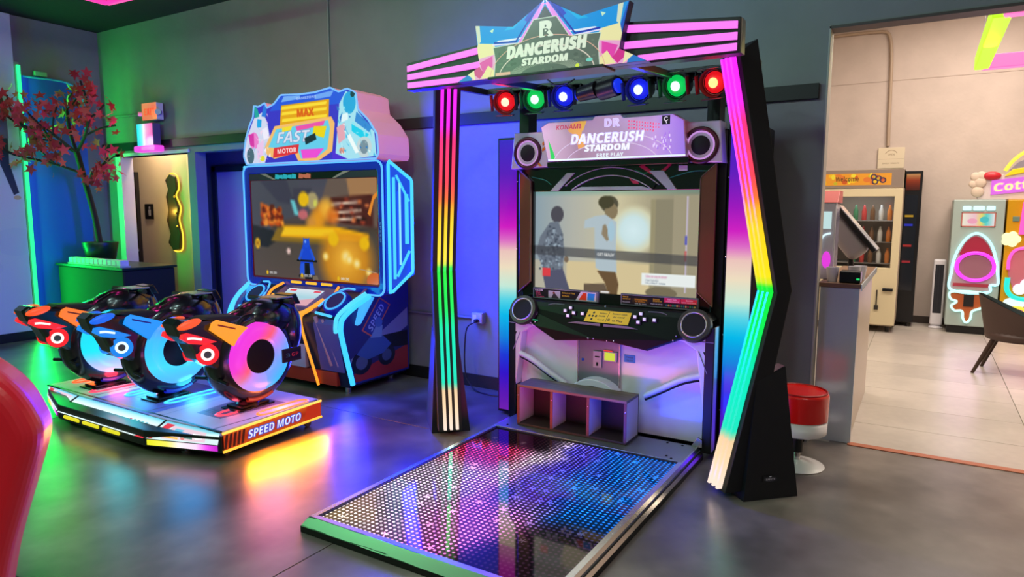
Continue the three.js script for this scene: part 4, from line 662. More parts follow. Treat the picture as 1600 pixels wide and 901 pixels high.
    // pale rider with two ears, on a pink bike
    pp([[-0.86, 2.02], [-0.9, 2.1], [-0.84, 2.28], [-0.72, 2.46], [-0.6, 2.5], [-0.54, 2.4], [-0.5, 2.2], [-0.6, 2.02]], '#d6dcf4'); pp([[-0.72, 2.45], [-0.72, 2.57], [-0.67, 2.53], [-0.65, 2.46]], '#20a8a0'); pp([[-0.62, 2.46], [-0.58, 2.57], [-0.54, 2.53], [-0.56, 2.45]], '#2878e0'); pp([[-0.68, 2.44], [-0.62, 2.43], [-0.63, 2.36], [-0.69, 2.36]], '#20a8e8'); blob(c, ...q(-0.74, 2.24), 50, 60, '#f080d0'); pp([[-0.82, 2.3], [-0.74, 2.31], [-0.74, 2.18], [-0.8, 2.2]], '#d830a8'); blob(c, ...q(-0.8, 2.1), 40, 58, '#4a6878'); blob(c, ...q(-0.63, 2.07), 28, 20, '#e8e030'); pp([[-0.7, 2.2], [-0.6, 2.24], [-0.62, 2.1], [-0.7, 2.06]], '#f0c8f0'); pp([[-0.62, 2.34], [-0.55, 2.36], [-0.52, 2.26], [-0.6, 2.24]], '#f4f0ff');
    // yellow sign, slanted lettering, numeral, red tag
    pp([[-0.38, 2.3], [0.26, 2.3], [0.28, 2.55], [-0.34, 2.54]], '#e8a810'); for (const y of [2.33, 2.39, 2.45, 2.5]) pp([[-0.34, y], [0.24, y + 0.008], [0.25, y + 0.034], [-0.33, y + 0.028]], '#ffe038'); words(c, 'MAX', ...q(-0.14, 2.455), 68, '#e06010', { w: 170, stroke: '#e06010', lw: 5 });
    pp([[-0.6, 2.16], [-0.44, 2.36], [0.3, 2.4], [0.34, 2.34], [0.3, 2.1], [0.12, 2.02], [-0.14, 2.03], [-0.18, 2.1], [-0.46, 2.06], [-0.56, 2.1]], '#f8c070'); pp([[-0.54, 2.17], [-0.42, 2.33], [0.26, 2.37], [0.28, 2.3], [0.24, 2.12], [0.1, 2.05], [-0.1, 2.05], [-0.14, 2.13]], '#68d0f0');
    words(c, 'FAST', ...q(-0.42, 2.25), 104, '#dfe6f6', { w: 330, skew: 0.35, stroke: '#6a90c8', lw: 7 }); pp([[-0.16, 2.34], [0.22, 2.37], [0.2, 2.33], [-0.14, 2.3]], '#f050b0'); pp([[-0.34, 2.34], [-0.2, 2.35], [-0.22, 2.31], [-0.34, 2.3]], '#f8e030'); pp([[0.08, 2.33], [0.24, 2.32], [0.2, 2.22], [0.06, 2.26]], '#f0d810'); c.strokeStyle = '#182838'; c.lineWidth = 46; c.beginPath(); c.moveTo(...q(-0.04, 2.2)); c.lineTo(...q(0.1, 2.24)); c.stroke(); pp([[-0.1, 2.13], [0.2, 2.13], [0.1, 2.05], [-0.08, 2.05]], '#f048d8');
    pp([[-0.46, 2.16], [-0.12, 2.18], [-0.14, 2.1], [-0.48, 2.07]], '#e02838'); words(c, 'MOTOR', ...q(-0.42, 2.125), 44, '#fff0f0', { w: 200, rot: -0.03 });
    pp([[0.3, 2.02], [0.5, 2.02], [0.42, 2.12], [0.3, 2.1]], '#5028d8');
    // cyan robot bike
    pp([[0.34, 2.08], [0.4, 2.5], [0.48, 2.6], [0.6, 2.56], [0.62, 2.42], [0.8, 2.24], [0.82, 2.04], [0.5, 2.02]], '#a8e4f4'); blob(c, ...q(0.52, 2.5), 56, 70, '#28a8e0'); blob(c, ...q(0.56, 2.57), 20, 20, '#103848'); pp([[0.6, 2.42], [0.78, 2.28], [0.74, 2.24], [0.58, 2.34]], '#3888d8'); pp([[0.54, 2.32], [0.74, 2.22], [0.68, 2.18], [0.54, 2.26]], '#20d0f0'); blob(c, ...q(0.68, 2.12), 66, 66, '#c8d8dc'); blob(c, ...q(0.68, 2.12), 36, 44, '#7c90a0'); pp([[0.52, 2.24], [0.62, 2.08], [0.58, 2.07], [0.48, 2.22]], '#f4ffff'); pp([[0.36, 2.3], [0.46, 2.34], [0.46, 2.2], [0.38, 2.16]], '#e8a8b8'); blob(c, ...q(0.42, 2.1), 26, 20, '#e09080'); pp([[0.4, 2.4], [0.5, 2.42], [0.5, 2.36], [0.42, 2.34]], '#e8fbff'); for (let i = 0; i < 90; i++) { const sx = i % 2 ? rr(0.36, 0.8) : rr(-0.88, -0.54), y = rr(2.03, 2.5); if (i % 2 ? (sx - 0.5) + (y - 2.3) > 0.22 : (-0.6 - sx) + (y - 2.2) > 0.25) continue; const p = q(sx, y); poly(c, [p, [p[0] + rr(-30, 30), p[1] + rr(-40, 10)], [p[0] + rr(5, 24), p[1] + rr(-10, 40)]], i % 2 ? ['#e8ffff', '#48b8e8', '#2c78c8', '#90e8f8'][i >> 1 & 3] : ['#fff4ff', '#e8b0e8', '#b0c8f0', '#f8d8f0'][i >> 1 & 3]); } soften(c, 4);
  });
  P('topper_sign_print', flat(TO.map(([x, y]) => [x * 0.99, 2.3 + (y - 2.3) * 0.985]), -4.338, [-0.92, 0.92, 2.0, 2.66]), lit(topTex, 0.95), tp);
  P('topper_neon_light', tube(TO.map(([x, y]) => [x, y, -4.336]), 0.008, true, 160, 6, true), glow(0x7cc0ff, 1.0), tp);
  rectLight('topper_light', 1.4, 0.45, [MX, 2.3, -4.3], [MX, 2.0, 0], 0xb0a0ff, 1.0);
  rectLight('topper_side_light', 0.3, 0.4, [MX + 0.88, 2.3, -4.55], [MX + 2, 2.45, -4.7], 0x2010ff, 45);
  // console: small display, yellow lamps, speakers, amber edges
  const face = (g, y = 0) => { g.rotateX(-0.98); return g; };
  const cons = P('console', sidePrism([[-4.36, 0.86], [-4.36, 0.9], [-4.06, 0.735], [-4.06, 0.7]], -0.34, 0.34, 0.004), violet);
  const smallTex = canvas(400, 240, (c) => { vgrad(c, 0, 0, 400, 240, [[0, '#e8f4ff'], [0.5, '#a8e0f0'], [1, '#dcd0f0']]); c.fillStyle = '#f04060'; c.fillRect(30, 14, 70, 26); c.fillRect(300, 14, 76, 26); poly(c, [[100, 150], [180, 120], [200, 170], [130, 200]], '#98a890'); poly(c, [[180, 190], [400, 120], [400, 240], [180, 240]], '#e8b0c0'); });
  P('console_screen', quad([-0.21, 0.75, -4.066], [0.21, 0.75, -4.066], [0.23, 0.862, -4.268], [-0.23, 0.862, -4.268]), lit(smallTex, 0.85), cons);
  for (const x of [-0.2, 0, 0.2]) P('console_lamp_light', bx(x - 0.07, x + 0.07, 0.90, 0.925, -4.33, -4.31, 0.01), glow(0xffc430, 1.0), cons);
  P('coin_door', merge([bx(-0.2, -0.01, 0.2, 0.58, -4.1, -4.045, 0.004), bx(0.01, 0.2, 0.2, 0.58, -4.1, -4.045, 0.004)]).rotateX(0), std(0xa8a0cc, 0.35, 0.2));
  P('kick_panel', bx(-0.55, 0.55, 0.07, 0.19, -4.12, -4.075, 0.004), std(0xa02a1c, 0.4));
  for (const s of [-1, 1]) {
    P('amber_light_edge', tube([[s * 0.34, 0.06, -4.06], [s * 0.23, 0.66, -3.985], [s * 0.26, 0.7, -4.0], [s * 0.4, 0.84, -4.2], [s * 0.36, 0.9, -4.31]], 0.012, false, 60, 8), glow(0xff9c28, 1.3));
    P('amber_light_edge', tube([[s * 0.10, 0.68, -3.99], [s * 0.24, 0.7, -4.0], [s * 0.33, 0.8, -4.16]], 0.02, false, 30, 8), glow(0xffa830, 1.1));
    P('front_stripe', tube([[s * 0.38, 0.68, -4.01], [s * 0.5, 0.25, -4.075]], 0.02, false, 16, 6), std(0xb07898, 0.35)); P('front_stripe', tube([[s * 0.46, 0.66, -4.015], [s * 0.58, 0.25, -4.075]], 0.014, false, 16, 6), std(0xb07898, 0.35));
    const put = g => { g.rotateX(-0.85); g.translate(s * 0.52, 0.79, -4.13); return g; };
    const sp = P('speaker', put(new THREE.CylinderGeometry(0.12, 0.13, 0.06, 36).rotateX(Math.PI / 2)), std(0x1420b0, 0.3));
    P('speaker_ring_light', put(new THREE.TorusGeometry(0.095, 0.009, 8, 40).translate(0, 0, 0.032)), glow(0x3ca8ff, 1.2), sp);
    P('speaker_cone', put(new THREE.CylinderGeometry(0.085, 0.085, 0.006, 32).rotateX(Math.PI / 2).translate(0, 0, 0.031)), std(0x0c1270, 0.5), sp);
    P('neon_hood', tube([[s * 0.38, 0.76, -4.05], [s * 0.42, 0.84, -4.16], [s * 0.5, 0.9, -4.26], [s * 0.6, 0.9, -4.27]], 0.009, false, 30, 8), glow(0x4cb4ff, 1.2), sp);
    P('neon_lip', tube([[s * 0.4, 0.715, -4.0], [s * 0.6, 0.70, -3.985]], 0.012, false, 12, 8), glow(0x4cc4ff, 1.2), sp);
    for (const z of [-4.2, -4.75]) P('foot', rod([s * 0.56, 0, z], [s * 0.56, 0.06, z], 0.028), steel);
  }
  for (const s of [-1, 1]) P('front_panel', sidePrism([[-4.1, 0.2], [-4.075, 0.2], [-4.0, 0.62], [-4.03, 0.66]], s > 0 ? 0.36 : -0.64, s > 0 ? 0.64 : -0.36, 0.003), violet);
  rectLight('cabinet_front_light', 1.2, 0.5, [MX, 0.5, -3.96], [MX, 0.3, -2], 0x3060ff, 1.6);
  rectLight('cabinet_floor_light', 0.1, 0.5, [MX + 0.73, 0.4, -4.02], [MX + 1.6, 0.2, -3.6], 0x2020ff, 120);
}
// ------------------------------------------------------------------ platform under the bikes
{
  const D = thing('bike_platform', 'low glowing platform lettered SPEED MOTO carrying three ride-on motorbikes', 'platform', [MX, 0, -2.95]);
  const P = (name, g, m, parent = D) => { g.translate(MX, 0, 0); return wpart(name, g, m, parent); };
  const outl = [[-1.1, -3.42], [1.06, -3.42], [1.1, -2.56], [0.55, -2.38], [-0.55, -2.38], [-1.1, -2.56]];
  P('platform_body', topPrism(outl, 0.06, 0.165, 0.006), std(0x0c0c12, 0.35));
  const deckTex = canvas(1024, 512, (c, w, h) => {
    c.fillStyle = '#b4aadc'; c.fillRect(0, 0, w, h);
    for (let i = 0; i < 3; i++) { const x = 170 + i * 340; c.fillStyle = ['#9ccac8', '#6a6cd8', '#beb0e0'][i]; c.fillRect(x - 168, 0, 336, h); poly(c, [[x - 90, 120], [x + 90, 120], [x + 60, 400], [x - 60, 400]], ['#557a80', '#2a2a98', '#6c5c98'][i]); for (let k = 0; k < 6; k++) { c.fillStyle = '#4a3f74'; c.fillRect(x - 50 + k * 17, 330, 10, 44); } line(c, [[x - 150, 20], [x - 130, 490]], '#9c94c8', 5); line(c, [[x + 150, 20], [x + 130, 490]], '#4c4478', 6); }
    for (let i = 0; i < 200; i++) { c.fillStyle = 'rgba(200,190,230,' + rr(0.03, 0.12) + ')'; c.fillRect(rnd() * w, rnd() * h, rr(4, 40), 2); }
  });
  const dk = topPrism([[-1.09, -3.41], [1.05, -3.41], [1.09, -2.57], [0.55, -2.53], [-0.55, -2.53], [-1.09, -2.57]], 0.165, 0.2, 0.004); { const p = dk.attributes.position, u = dk.attributes.uv; for (let i = 0; i < p.count; i++) u.setXY(i, (p.getX(i) + 1.1) / 2.2, (-2.53 - p.getZ(i)) / 0.9); }
  P('deck_board', dk, printed(deckTex, 0.5));
  P('deck_edge_strip', bx(-1.09, 1.09, 0.19, 0.2005, -2.575, -2.555, 0.002), black);
  // sloped lit poster panels along the front
  const post = (seedn, mid) => canvas(1024, 200, (c, w, h) => {
    c.fillStyle = '#d8eef0'; c.fillRect(0, 0, w, h); vgrad(c, 0, 0, w, 70, [[0, '#58c0e0'], [1, 'rgba(216,238,240,0)']]);
    if (mid) { words(c, 'MAX SPEED RACING', 250, 100, 74, '#f0b8a0', { w: 420, skew: 0.2 }); blob(c, 150, 110, 40, 20, '#7ab8c8'); for (let i = 0; i < 5; i++) poly(c, [[720 + i * 44, 60], [742 + i * 44, 60], [722 + i * 44, 150], [702 + i * 44, 150]], ['#c85070', '#50b0b0', '#3a98b0', '#60c0c8', '#48a8c0'][i]); poly(c, [[930, 200], [1024, 130], [1024, 200]], '#d83040'); }
    else { poly(c, [[60, 20], [220, 20], [80, 190], [20, 190]], '#e03848'); c.fillStyle = '#e8c8d8'; c.fillRect(220, 30, 620, 150); poly(c, [[300, 50], [460, 50], [420, 120], [290, 110]], '#68c0e0'); poly(c, [[250, 130], [460, 140], [450, 170], [240, 150]], '#f0b030'); poly(c, [[480, 140], [560, 70], [640, 80], [660, 150]], '#3a5c68'); poly(c, [[640, 60], [760, 60], [800, 130], [700, 150]], '#f4f8fc'); blob(c, 520, 150, 30, 20, '#e06070'); }
  });
  const yb = 0.115, yt = 0.192;
  P('poster_light_panel', quad([-0.55, yb, -2.372], [0.55, yb, -2.372], [0.55, yt, -2.53], [-0.55, yt, -2.53]), lit(post(1, true), 1.25));
  P('poster_light_panel', quad([0.57, yb, -2.38], [1.08, yb, -2.545], [1.08, yt, -2.565], [0.57, yt, -2.53]), lit(post(2, false), 1.1));
  P('poster_light_panel', quad([-1.08, yb, -2.545], [-0.57, yb, -2.38], [-0.57, yt, -2.53], [-1.08, yt, -2.565]), lit(post(3, false), 1.1));
  P('poster_divider', merge([tube([[0.56, yb, -2.374], [0.56, yt + 0.002, -2.53]], 0.006), tube([[-0.56, yb, -2.374], [-0.56, yt + 0.002, -2.53]], 0.006)]), black);
  for (const x of [-0.36, -0.1, 0.16]) P('yellow_light_bar', bx(x - 0.105, x + 0.105, 0.078, 0.104, -2.39, -2.368, 0.011), glow(0xe8e020, 1.0));
  rectLight('yellow_bar_light', 0.7, 0.025, [MX - 0.1, 0.09, -2.362], [MX - 0.1, 0.02, 0], 0xe8e020, 3);
  const gradTex = canvas(256, 8, (c) => { const g = c.createLinearGradient(0, 0, 256, 0); g.addColorStop(0, '#e8e820'); g.addColorStop(0.28, '#f4f060'); g.addColorStop(0.45, '#fff4f0'); g.addColorStop(0.7, '#ffd8ff'); g.addColorStop(0.85, '#f050f0'); g.addColorStop(1, '#c020c8'); c.fillStyle = g; c.fillRect(0, 0, 256, 8); });
  for (const s of [-1, 1]) P('corner_light_bar', s > 0 ? quad([0.575, 0.072, -2.383], [1.075, 0.072, -2.547], [1.075, 0.108, -2.547], [0.575, 0.108, -2.383]) : quad([-1.075, 0.072, -2.547], [-0.575, 0.072, -2.383], [-0.575, 0.108, -2.383], [-1.075, 0.108, -2.547]), lit(gradTex, 1.1));
  rectLight('corner_bar_light', 0.5, 0.03, [MX + 0.84, 0.09, -2.44], [MX + 1.2, 0.05, -1.4], 0xf0a0e0, 3);
  // lettered side
  const sideTex = canvas(1024, 128, (c, w, h) => { vgrad(c, 0, 0, w, h, [[0, '#d85a10'], [0.5, '#a82808'], [1, '#c84a0c']]); for (let i = 0; i < 5; i++) poly(c, [[20 + i * 40, 10], [44 + i * 40, 10], [24 + i * 40, 118], [0 + i * 40, 118]], '#3a0c08'); poly(c, [[860, 0], [1024, 0], [1024, 128], [820, 128]], '#c03008'); words(c, 'SPEED MOTO', 230, 66, 88, '#eef2ff', { w: 560, skew: 0.15, stroke: '#3050e0', lw: 14 }); });
  P('lettered_side_sign', quad([1.107, 0.075, -2.57], [1.069, 0.075, -3.41], [1.069, 0.18, -3.41], [1.107, 0.18, -2.57]), lit(sideTex, 0.95));
  P('side_light_strip', tube([[1.108, 0.188, -2.565], [1.068, 0.188, -3.415]], 0.009, false, 20, 8), glow(0xffc850, 1.5));
  P('side_light_strip', tube([[1.108, 0.068, -2.565], [1.068, 0.068, -3.415]], 0.009, false, 20, 8), glow(0xffb838, 1.5));
  rectLight('side_strip_light', 0.84, 0.05, [MX + 1.11, 0.12, -2.99], [MX + 2.6, 0.02, -2.92], 0xff8800, 170);
  // oval foot lights on the deck, two beside each bike
  const ov = (x, z, l, m) => { const p = []; for (let i = 0; i < 20; i++) { const a = i / 20 * Math.PI * 2; p.push([x + 0.045 * Math.cos(a), 0.1965, z + l / 2 * Math.sign(Math.sin(a)) * Math.pow(Math.abs(Math.sin(a)), 0.35)]); } return P('oval_foot_light', tube(p, 0.013, true, 60, 6), m); };
  for (const [x, z, l, c] of [[-0.98, -2.88, 0.36, 0xff5020], [-0.56, -2.82, 0.4, 0xff3858], [-0.24, -2.86, 0.3, 0x40b8ff], [0.2, -2.98, 0.46, 0x40c8ff], [0.78, -2.92, 0.32, 0xff4058], [1.0, -3.13, 0.42, 0xff7c38]]) { ov(x, z, l, glow(c, 1.7)); pointLight('oval_light', [MX + x, 0.27, z], c, 0.3, 4); }
  for (const [x, z] of [[1.0, -2.66], [1.0, -3.34], [-1.0, -2.66], [-1.0, -3.34]]) P('caster', merge([new THREE.CylinderGeometry(0.028, 0.028, 0.022, 16).rotateZ(Math.PI / 2).translate(x, 0.028, z), box(0.04, 0.02, 0.05, x, 0.055, z)]), std(0x8a7468, 0.4, 0.5));
  for (const [x, z] of [[0.75, -3.03], [0.05, -2.86], [-0.69, -2.80]]) P('mount_plate', bx(x - 0.1, x + 0.1, 0.196, 0.2095, z - 0.15, z + 0.15, 0.003), darkMetal);
  P('leveller_foot', merge([rod([0.72, 0, -2.56], [0.72, 0.06, -2.56], 0.012), rod([0.72, 0, -2.56], [0.72, 0.012, -2.56], 0.03)]), steel);
}
// ------------------------------------------------------------------ ride-on bikes (origin at the foot of the pivot, tail towards +z, lit ring on +x)
function bike(at, label, kit, turn = 0) {
  const B = thing('ride_on_motorbike', label, 'ride-on motorbike', at, 'ride-on motorbikes on the racing platform'); B.rotation.y = turn;
  const shell = std(0x0d0b12, 0.24, 0, { clearcoat: 0.7, clearcoatRoughness: 0.12 }), matte = std(0x121016, 0.6);
  part('pivot', merge([new THREE.CylinderGeometry(0.05, 0.09, 0.06, 24).translate(0, 0.03, 0.03), box(0.16, 0.016, 0.24, 0, 0.008, 0.03)]), darkMetal, B);
  const cy = 0.355;
  const wb = part('wheel_body', lathe([[0.001, -0.11], [0.24, -0.11], [0.30, -0.095], [0.335, -0.05], [0.34, 0], [0.335, 0.05], [0.30, 0.095], [0.24, 0.11], [0.001, 0.11]], 48).rotateZ(-Math.PI / 2).translate(0, cy, 0), shell, B);
  for (const s of [1, -1]) {
    const rg = lathe([[0.118, 0], [0.124, 0.024], [0.15, 0.042], [0.2, 0.042], [0.238, 0.024], [0.25, 0]], 56).rotateZ(-Math.PI / 2); if (s < 0) rg.rotateY(Math.PI);
    const p = rg.attributes.position, u = rg.attributes.uv; for (let i = 0; i < p.count; i++) u.setXY(i, 0.5 - p.getZ(i) / 0.5, 0.5 + p.getY(i) / 0.5);
    rg.translate(s * 0.105, cy, 0);
    part('ring_light', rg, kit.ring, wb); part('hub_disc', new THREE.CylinderGeometry(0.12, 0.12, 0.02, 32).rotateZ(Math.PI / 2).translate(s * 0.106, cy, 0), std(0x08080c, 0.25), wb);
  }
  part('lower_light_trim', tube([-1.15, -1.3, -1.5, -1.7, -1.85].map(a => [0.09, cy + 0.305 * Math.sin(a), -0.305 * Math.cos(a) + 0.02]), 0.016, false, 20, 8), kit.trim, wb);
  // tank, seat and tail: side outline in (z, y)
  const body = sidePrism([[-0.36, 0.44], [-0.385, 0.56], [-0.34, 0.68], [-0.2, 0.735], [-0.02, 0.725], [0.1, 0.665], [0.2, 0.645], [0.4, 0.665], [0.56, 0.69], [0.6, 0.66], [0.57, 0.58], [0.5, 0.515], [0.45, 0.41], [0.35, 0.34], [0.2, 0.24], [0.0, 0.2], [-0.2, 0.26]], -0.085, 0.085, 0.03);
  part('body_shell', body, shell, B);
  part('tank', (() => { const g = new THREE.SphereGeometry(1, 28, 18); g.scale(0.14, 0.15, 0.24); g.translate(0, 0.6, -0.13); return g; })(), shell, B);
  part('seat', (() => { const g = sidePrism([[0.08, 0.64], [0.16, 0.665], [0.36, 0.68], [0.4, 0.665], [0.3, 0.63], [0.12, 0.61]], -0.08, 0.08, 0.015); return g; })(), matte, B);
  part('front_cowl', (() => { const g = new THREE.SphereGeometry(1, 24, 16); g.scale(0.12, 0.22, 0.1); g.translate(0, 0.5, -0.33); return g; })(), std(0x121238, 0.2, 0, { clearcoat: 0.8 }), B);
  const hb = part('handlebar', merge([rod([-0.22, 0.728, -0.2], [-0.06, 0.715, -0.25], 0.014), rod([0.06, 0.715, -0.25], [0.22, 0.728, -0.2], 0.014)]), darkMetal, B);
  for (const s of [-1, 1]) part('grip', rod([s * 0.225, 0.729, -0.198], [s * 0.13, 0.722, -0.228], 0.019), matte, hb);
  part('top_plate', box(0.2, 0.012, 0.15, 0, 0.742, -0.24, 0.005), std(0xa8a4b4, 0.25, 0.6), B);
  part('windscreen', (() => { const g = sidePrism([[-0.4, 0.68], [-0.36, 0.76], [-0.3, 0.755], [-0.34, 0.68]], -0.09, 0.09, 0.01); return g; })(), std(0x1a1a24, 0.12), B);
  for (const s of [1, -1]) {
    // side plate light between tail and ring
    const sp = prism([[-0.385, 0.60], [-0.365, 0.645], [-0.33, 0.66], [-0.05, 0.56], [-0.03, 0.53], [-0.10, 0.42], [-0.16, 0.42]], 0, 0.025, 0.008); sp.rotateY(Math.PI / 2); if (s < 0) sp.scale(-1, 1, 1); sp.translate(s * 0.1, 0, 0);
    const pl = part('side_light_plate', sp, kit.plate, B);
    const ln = prism([[-0.33, 0.632], [-0.2, 0.588], [-0.2, 0.578], [-0.33, 0.62]], 0, 0.004); ln.rotateY(Math.PI / 2); ln.translate(s * 0.1255, 0, 0); if (s > 0) part('plate_print', ln, kit.dark, pl);
    const lm = prism([[-0.17, 0.52], [-0.08, 0.5], [-0.09, 0.475], [-0.18, 0.5]], 0, 0.004); lm.rotateY(Math.PI / 2); lm.translate(s * 0.1255, 0, 0); if (s > 0) part('plate_print', lm, kit.dark, pl);
    part('tail_light', (() => { const g = new THREE.SphereGeometry(1, 20, 12); g.scale(0.028, 0.028, 0.085); g.rotateX(0.2); g.translate(s * 0.085, 0.652, 0.505); return g; })(), kit.tail, B);
    const bk = prism([[-0.58, 0.57], [-0.57, 0.598], [-0.53, 0.602], [-0.45, 0.57], [-0.33, 0.515], [-0.41, 0.505], [-0.52, 0.53]], 0, 0.045, 0.014); bk.rotateY(Math.PI / 2); bk.translate(s > 0 ? 0.075 : -0.12, 0, 0); const br = part('brake_light', bk, kit.brake, B);
    part('brake_streak_light', tube([[s * 0.122, 0.57, 0.55], [s * 0.122, 0.567, 0.51], [s * 0.122, 0.55, 0.45]], 0.008, false, 12, 6), kit.halo, br);
    const rl = part('round_tail_lamp_light', new THREE.CylinderGeometry(0.066, 0.07, 0.05, 32).rotateZ(Math.PI / 2).rotateY(-0.5 * s).translate(s * 0.085, 0.44, 0.39), kit.brake, B);
    part('lamp_halo_light', new THREE.TorusGeometry(0.032, 0.009, 8, 28).rotateY(Math.PI / 2).rotateY(-0.5 * s).translate(s * (0.085 + 0.024), 0.44, 0.403), kit.halo, rl);
    part('lamp_center', new THREE.CylinderGeometry(0.024, 0.024, 0.006, 16).rotateZ(Math.PI / 2).rotateY(-0.5 * s).translate(s * (0.085 + 0.023), 0.44, 0.402), std(0x606068, 0.3), rl);
    part('foot_peg', rod([s * 0.06, 0.24, 0.3], [s * 0.17, 0.23, 0.31], 0.013), darkMetal, B);
  }
  const fp = part('front_number_plate', box(0.012, 0.1, 0.17, 0.16, 0.33, -0.235, 0.004), matte, B);
  part('plate_bracket', rod([0.1, 0.33, -0.2], [0.16, 0.33, -0.2], 0.012), darkMetal, fp);
  part('plate_print', quad([0.1665, 0.295, -0.16], [0.1665, 0.295, -0.31], [0.1665, 0.365, -0.31], [0.1665, 0.365, -0.16]), printed(canvas(128, 64, (c) => { c.fillStyle = '#101018'; c.fillRect(0, 0, 128, 64); words(c, kit.num, 14, 32, 36, '#3a6a80', { w: 36 }); words(c, 'GP', 58, 32, 36, '#b03038', { w: 56 }); }), 0.3), fp);
  const ringAt = V(0.16, cy, 0).applyAxisAngle(V(0, 1, 0), turn).add(V(...at)), to = V(2, cy, 0.2).applyAxisAngle(V(0, 1, 0), turn).add(V(...at));
  rectLight('bike_ring_light', 0.34, 0.34, ringAt.toArray(), to.toArray(), kit.c, 6);
  return B;
}
{
  const ringA = canvas(128, 128, (c) => { const g = c.createLinearGradient(10, 10, 128, 110); g.addColorStop(0, '#f030f0'); g.addColorStop(0.28, '#f840d8'); g.addColorStop(0.42, '#ff6078'); g.addColorStop(0.5, '#d880f8'); g.addColorStop(0.72, '#70a8ff'); g.addColorStop(0.9, '#28c8f8'); g.addColorStop(1, '#f040e8'); c.fillStyle = g; c.fillRect(0, 0, 128, 128); vgrad(c, 0, 84, 70, 44, [[0, 'rgba(200,190,255,0)'], [1, 'rgba(200,150,255,.9)']]); });
  const ringB = canvas(64, 64, (c) => vgrad(c, 0, 0, 64, 64, [[0, '#5c74ff'], [0.3, '#38b8ff'], [0.7, '#40d4ff'], [1, '#58a8ff']]));
  const ringC = canvas(64, 64, (c) => vgrad(c, 0, 0, 64, 64, [[0, '#18d0e8'], [0.6, '#20e0f0'], [0.8, '#a0c0ff'], [1, '#f0d0ff']]));
  const red = { plate: glow(0xff9c28, 1.1), dark: std(0xa83418, 0.4), tail: glow(0xff5a28, 1.0), brake: glow(0xff2430, 0.95), halo: glow(0xfff0e8, 1.3), trim: glow(0xd83020, 0.5) };
  bike([-4.05, 0.21, -3.06], 'ride-on motorbike with magenta wheel ring and orange side plate by SPEED MOTO lettering', { ...red, ring: lit(ringA, 1.0), c: 0xf080ff, num: '3' });
  bike([-4.75, 0.21, -2.89], 'middle ride-on motorbike with all blue lights and light blue wheel ring', { ring: lit(ringB, 1.15), plate: glow(0x1c98ff, 1.0), dark: std(0x0c3cc0, 0.4), tail: glow(0x1c70ff, 0.9), brake: glow(0x1c90ff, 0.9), halo: glow(0xd8f4ff, 1.3), trim: glow(0x1820e0, 0.6), c: 0x30a8ff, num: '2' });
  bike([-5.49, 0.21, -2.83], 'ride-on motorbike with cyan wheel ring and orange side plate beside the red seat', { ...red, plate: glow(0xff7c28, 1.05), ring: lit(ringC, 1.15), trim: glow(0x2020c0, 0.5), c: 0x30e0f0, num: '1' });
}
